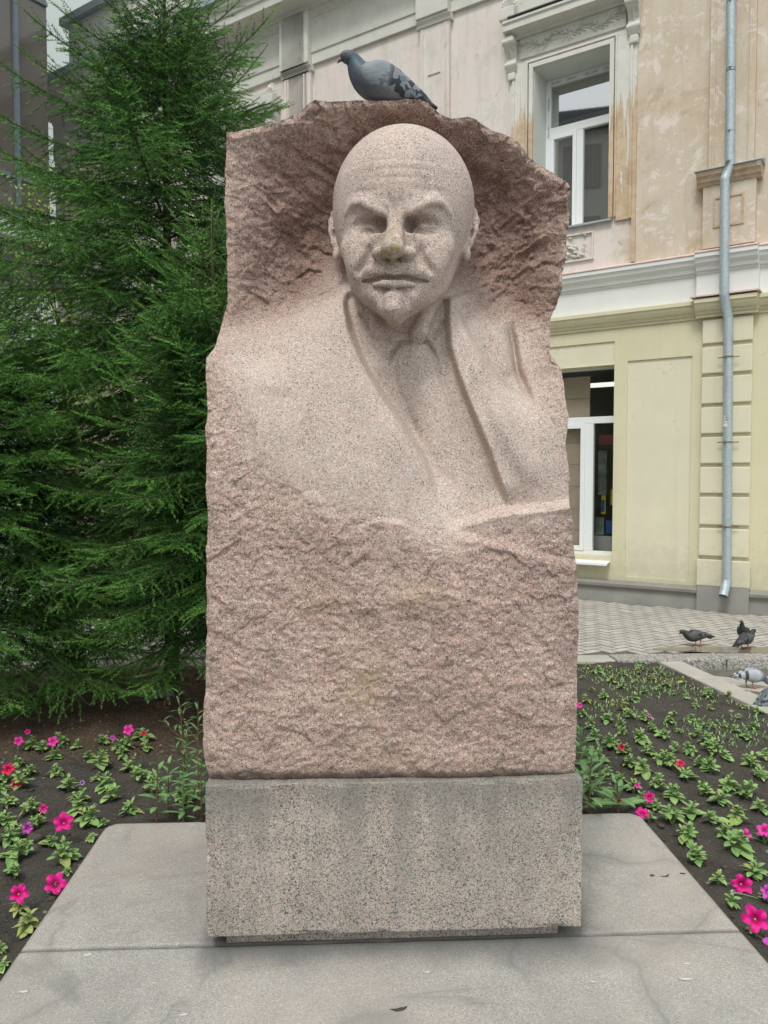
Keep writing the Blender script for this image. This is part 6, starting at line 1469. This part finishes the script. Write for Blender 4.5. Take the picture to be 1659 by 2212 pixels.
def loft(st, wr=.93, n=22, oy=0.0, thick=None, mat=None, name='body', parent=None, tr=None, ymul=1.0):
    c = np.array([((700-s[0])*MZ, 0, (700-s[1])*MZ) for s in st]); rh = np.array([s[2]*MZ for s in st])
    # resample smoothly
    k = np.linspace(0, len(st)-1, len(st)*3); idx = np.arange(len(st))
    def cub(a):
        out = np.interp(k, idx, a)
        for _ in range(2): out[1:-1] = .25*out[:-2]+.5*out[1:-1]+.25*out[2:]
        return out
    cx, cz, r_ = cub(c[:, 0]), cub(c[:, 2]), cub(rh); tx, tz = np.gradient(cx), np.gradient(cz); L = np.hypot(tx, tz); tx, tz = tx/L, tz/L
    nx_, nz_ = -tz, tx
    nx_, nz_ = np.where(nz_ < 0, -nx_, nx_), np.abs(nz_)
    V = []; U = []; Vv = []
    for i in range(len(k)):
        for j in range(n):
            a = 2*math.pi*j/n; rw = (r_[i]*wr if thick is None else thick*min(1, r_[i]/(.05)))
            o = oy[0]+(oy[1]-oy[0])*(i/(len(k)-1))**1.6 if hasattr(oy, '__len__') else oy
            V.append((cx[i]+nx_[i]*r_[i]*math.sin(a), o+rw*math.cos(a)*ymul, cz[i]+nz_[i]*r_[i]*math.sin(a))); U.append(i/(len(k)-1)); Vv.append(math.sin(a))
    V = np.array(V); F = grid_faces(len(k), n, True)
    for ci, ring in ((0, 0), (len(k)-1, (len(k)-1)*n)):
        V = np.r_[V, [V[ring:ring+n].mean(0)]]; U.append(U[ring]); Vv.append(0)
        tri = np.array([[ring+j, ring+(j+1) % n, len(V)-1, len(V)-1] for j in range(n)])
        F = np.r_[F, tri]
    bm = bmesh.new(); vs = [bm.verts.new(v) for v in V]
    for f in F:
        ids = list(dict.fromkeys(int(q) for q in f)); 
        try: bm.faces.new([vs[q] for q in ids])
        except ValueError: pass
    bmesh.ops.recalc_face_normals(bm, faces=bm.faces[:]); me = bpy.data.meshes.new(name); bm.to_mesh(me); bm.free(); me.polygons.foreach_set('use_smooth', [True]*len(me.polygons))
    attr(me, 'u', U); attr(me, 'v', Vv)
    if tr is not None: me.transform(tr)
    return link_mesh(name, me, M[mat], parent)
def pigeon(x, y, z, heading, st, kind, label, scale=1.0, pitch=0.0, legs=True, group='pigeons on the paving'):
    root = empty('pigeon', (x, y, z), heading, label, 'pigeon', group); hgt = .062 if legs else 0.0
    TR = Matrix.Translation((0, 0, hgt*scale)) @ Matrix.Rotation(R(-pitch), 4, 'Y') @ Matrix.Scale(scale, 4)
    loft(st, mat='bird_'+kind, name='body', parent=root, tr=TR)
    # folded wings follow the line of the back
    b = np.array(st, float); ws = []
    def at(u_): 
        i = u_*(len(b)-1); return np.array([np.interp(i, np.arange(len(b)), b[:, q]) for q in range(3)])
    tipdir = at(1.0)-at(.75)
    for u_, rr, off in ((.52, 50, -40), (.56, 120, -32), (.62, 172, -25), (.68, 180, -18), (.74, 168, -18), (.80, 138, -18), (.87, 104, -15), (.94, 70, -12), (1.0, 42, -12)):
        p_ = at(u_); ws.append((p_[0]+20, p_[1]+off, rr))
    e = at(1.0); ws.append((e[0]+90, e[1]+tipdir[1]*.35-14, 22)); ws.append((e[0]+170, e[1]+tipdir[1]*.62-10, 6))
    for s_ in (-1, 1):
        loft(ws, mat='wing_'+kind, name='wing', parent=root, tr=TR, oy=(s_*.042, s_*.010), thick=.026)
        # long flight feathers, each a thin blade
        for k in range(4):
            fb = MB(); x0, z0 = (700-(at(.86)[0]+15*k))*MZ, (700-(at(.86)[1]-20+26*k))*MZ; x1, z1 = (700-(e[0]+175-48*k))*MZ, (700-(e[1]+tipdir[1]*.6-18+16*k))*MZ; n = 6
            V = []
            for i in range(n+1):
                f = i/n; w2 = .0075*math.sin(math.pi*min(f*.85+.15, 1))**.5; yy = s_*(.034-.022*f+.0015*k)
                V += [(x0+(x1-x0)*f, yy, z0+(z1-z0)*f+w2), (x0+(x1-x0)*f, yy+s_*.0025, z0+(z1-z0)*f-w2)]
            fb.add(V, [(2*i, 2*i+1, 2*i+3, 2*i+2) for i in range(n)]); o = fb.build('flight_feather', M['tail_dark' if kind != 'pale' else 'quill'], root); o.data.transform(TR)
    tb = MB(); dz = tipdir[1]/max(tipdir[0], 1)
    for k in range(5):
        o_ = (k-2)*.008; x0 = (700-at(.88)[0])*MZ; z0 = (700-at(.9)[1])*MZ; x1 = x0-.105; z1 = z0-.105*max(dz, .05)*1.05
        tb.box(-1, -1, -1, 1, 1, 1, Matrix.Translation(((x0+x1)/2, o_, (z0+z1)/2-.0008*abs(k-2))) @ Matrix.Rotation(math.atan2(-(z0-z1), (x0-x1)), 4, 'Y') @ Matrix.Diagonal((.056, .0075, .0018, 1)))
    o = tb.build('tail', M['tail_dark'], root); o.data.transform(TR)
    # head details
    h = np.array(st[3], float); hx, hz, hr = (700-h[0])*MZ, (700-h[1])*MZ, h[2]*MZ
    d0 = np.array([(700-st[0][0])*MZ-(700-st[4][0])*MZ, (700-st[0][1])*MZ-(700-st[4][1])*MZ]); d0 /= np.linalg.norm(d0)
    bx, bz = (700-st[1][0])*MZ, (700-st[1][1])*MZ
    dn = np.array([d0[0]*.80+(-d0[1])*0-.0, d0[1]*.8-.55]); dn /= np.linalg.norm(dn)
    k = MB(); k.tube([(bx-.004, 0, bz-.002), (bx+dn[0]*.010, 0, bz+dn[1]*.010), (bx+dn[0]*.021, 0, bz+dn[1]*.023)], [.0075, .0052, .0016], 8); o = k.build('beak', M['beak'], root, True); o.data.transform(TR)
    k = MB(); k.tube([(bx-.001, 0, bz+.004), (bx+dn[0]*.008, 0, bz+dn[1]*.006+.003)], [.0062, .003], 8); o = k.build('cere', M['cere'], root, True); o.data.transform(TR)
    for s_ in (-1, 1):
        ex, ez = hx, hz+hr*.22; k = MB(); bmx = bmesh.new(); bmesh.ops.create_uvsphere(bmx, u_segments=12, v_segments=8, radius=.0052)
        k.add([(v.co.x+ex, v.co.y*.6+s_*hr*.885, v.co.z+ez) for v in bmx.verts] if True else [], [[v.index for v in f.verts] for f in bmx.faces]); o = k.build('eye', M['eye_orange'], root, True); o.data.transform(TR)
        k = MB(); k.add([(v.co.x*.5+ex, v.co.y*.35+s_*(hr*.885+.0022), v.co.z*.5+ez) for v in bmx.verts], [[v.index for v in f.verts] for f in bmx.faces]); bmx.free(); q = k.build('pupil', M['pupil'], o, True); q.data.transform(TR)
    if legs:
        for s_, fx in ((-1, .012), (1, -.022)):
            k = MB(); k.tube([(fx-.004, s_*.020, hgt*scale+.03), (fx-.010, s_*.020, .03), (fx, s_*.020, .006)], [.011, .0035, .003], 8)
            for an in (-.5, 0, .5, math.pi): k.tube([(fx, s_*.020, .006), (fx+.015*math.cos(an), s_*.020+.015*math.sin(an), .006), (fx+.026*math.cos(an), s_*.020+.026*math.sin(an), .002)], [.0028, .0024, .0012], 6)
            k.build('leg', M['bird_leg'], root, True)
    return root
tp = at_y(850*1.0, 217., 2.955); cpx = (1150+700/3.318)*.6063; cp0 = at_y(cpx, (150+706/3.318)*.6063, 2.90)
pigeon(cp0[0], 2.90, cp0[2], math.pi+.10, SIT, 'blue', 'blue-grey pigeon with an orange eye sitting on top of the monument', 1.0, -5, False, None)
def on(px, py, z): p_ = at_z(px, py, z); return p_[0], p_[1], z
pigeon(*on(1505., 1396., PTOP), math.pi-.1, SIT, 'dark', 'dark grey pigeon standing alone on the raised paving with its tail level', .86, -24)
pigeon(*on(1607., 1391., PTOP), math.pi+.75, STAND, 'black', 'black pigeon standing upright with stretched neck behind the puddle', .86, 0)
pigeon(*on(1611., 1402., PTOP+.003), .35, SIT, 'dark', 'dark pigeon with lowered tail in front of the upright black one at the puddle', .80, -5)
pigeon(*on(1622., 1487., LOW_Z+.018), -.05, PECK, 'pale', 'pale grey pigeon with black wing bars pecking on the lower paving', .86, -14)
pigeon(*on(1671., 1541., LOW_Z+.018), .1, SIT, 'blue', 'dark blue-grey pigeon at the edge of the view beside the slanting kerb', 1.0, 8)
pigeon(*on(352., 1530., .01), .6, PECK, 'dark', 'grey pigeon feeding in the deep shade under the tallest spruce', .9, -5)
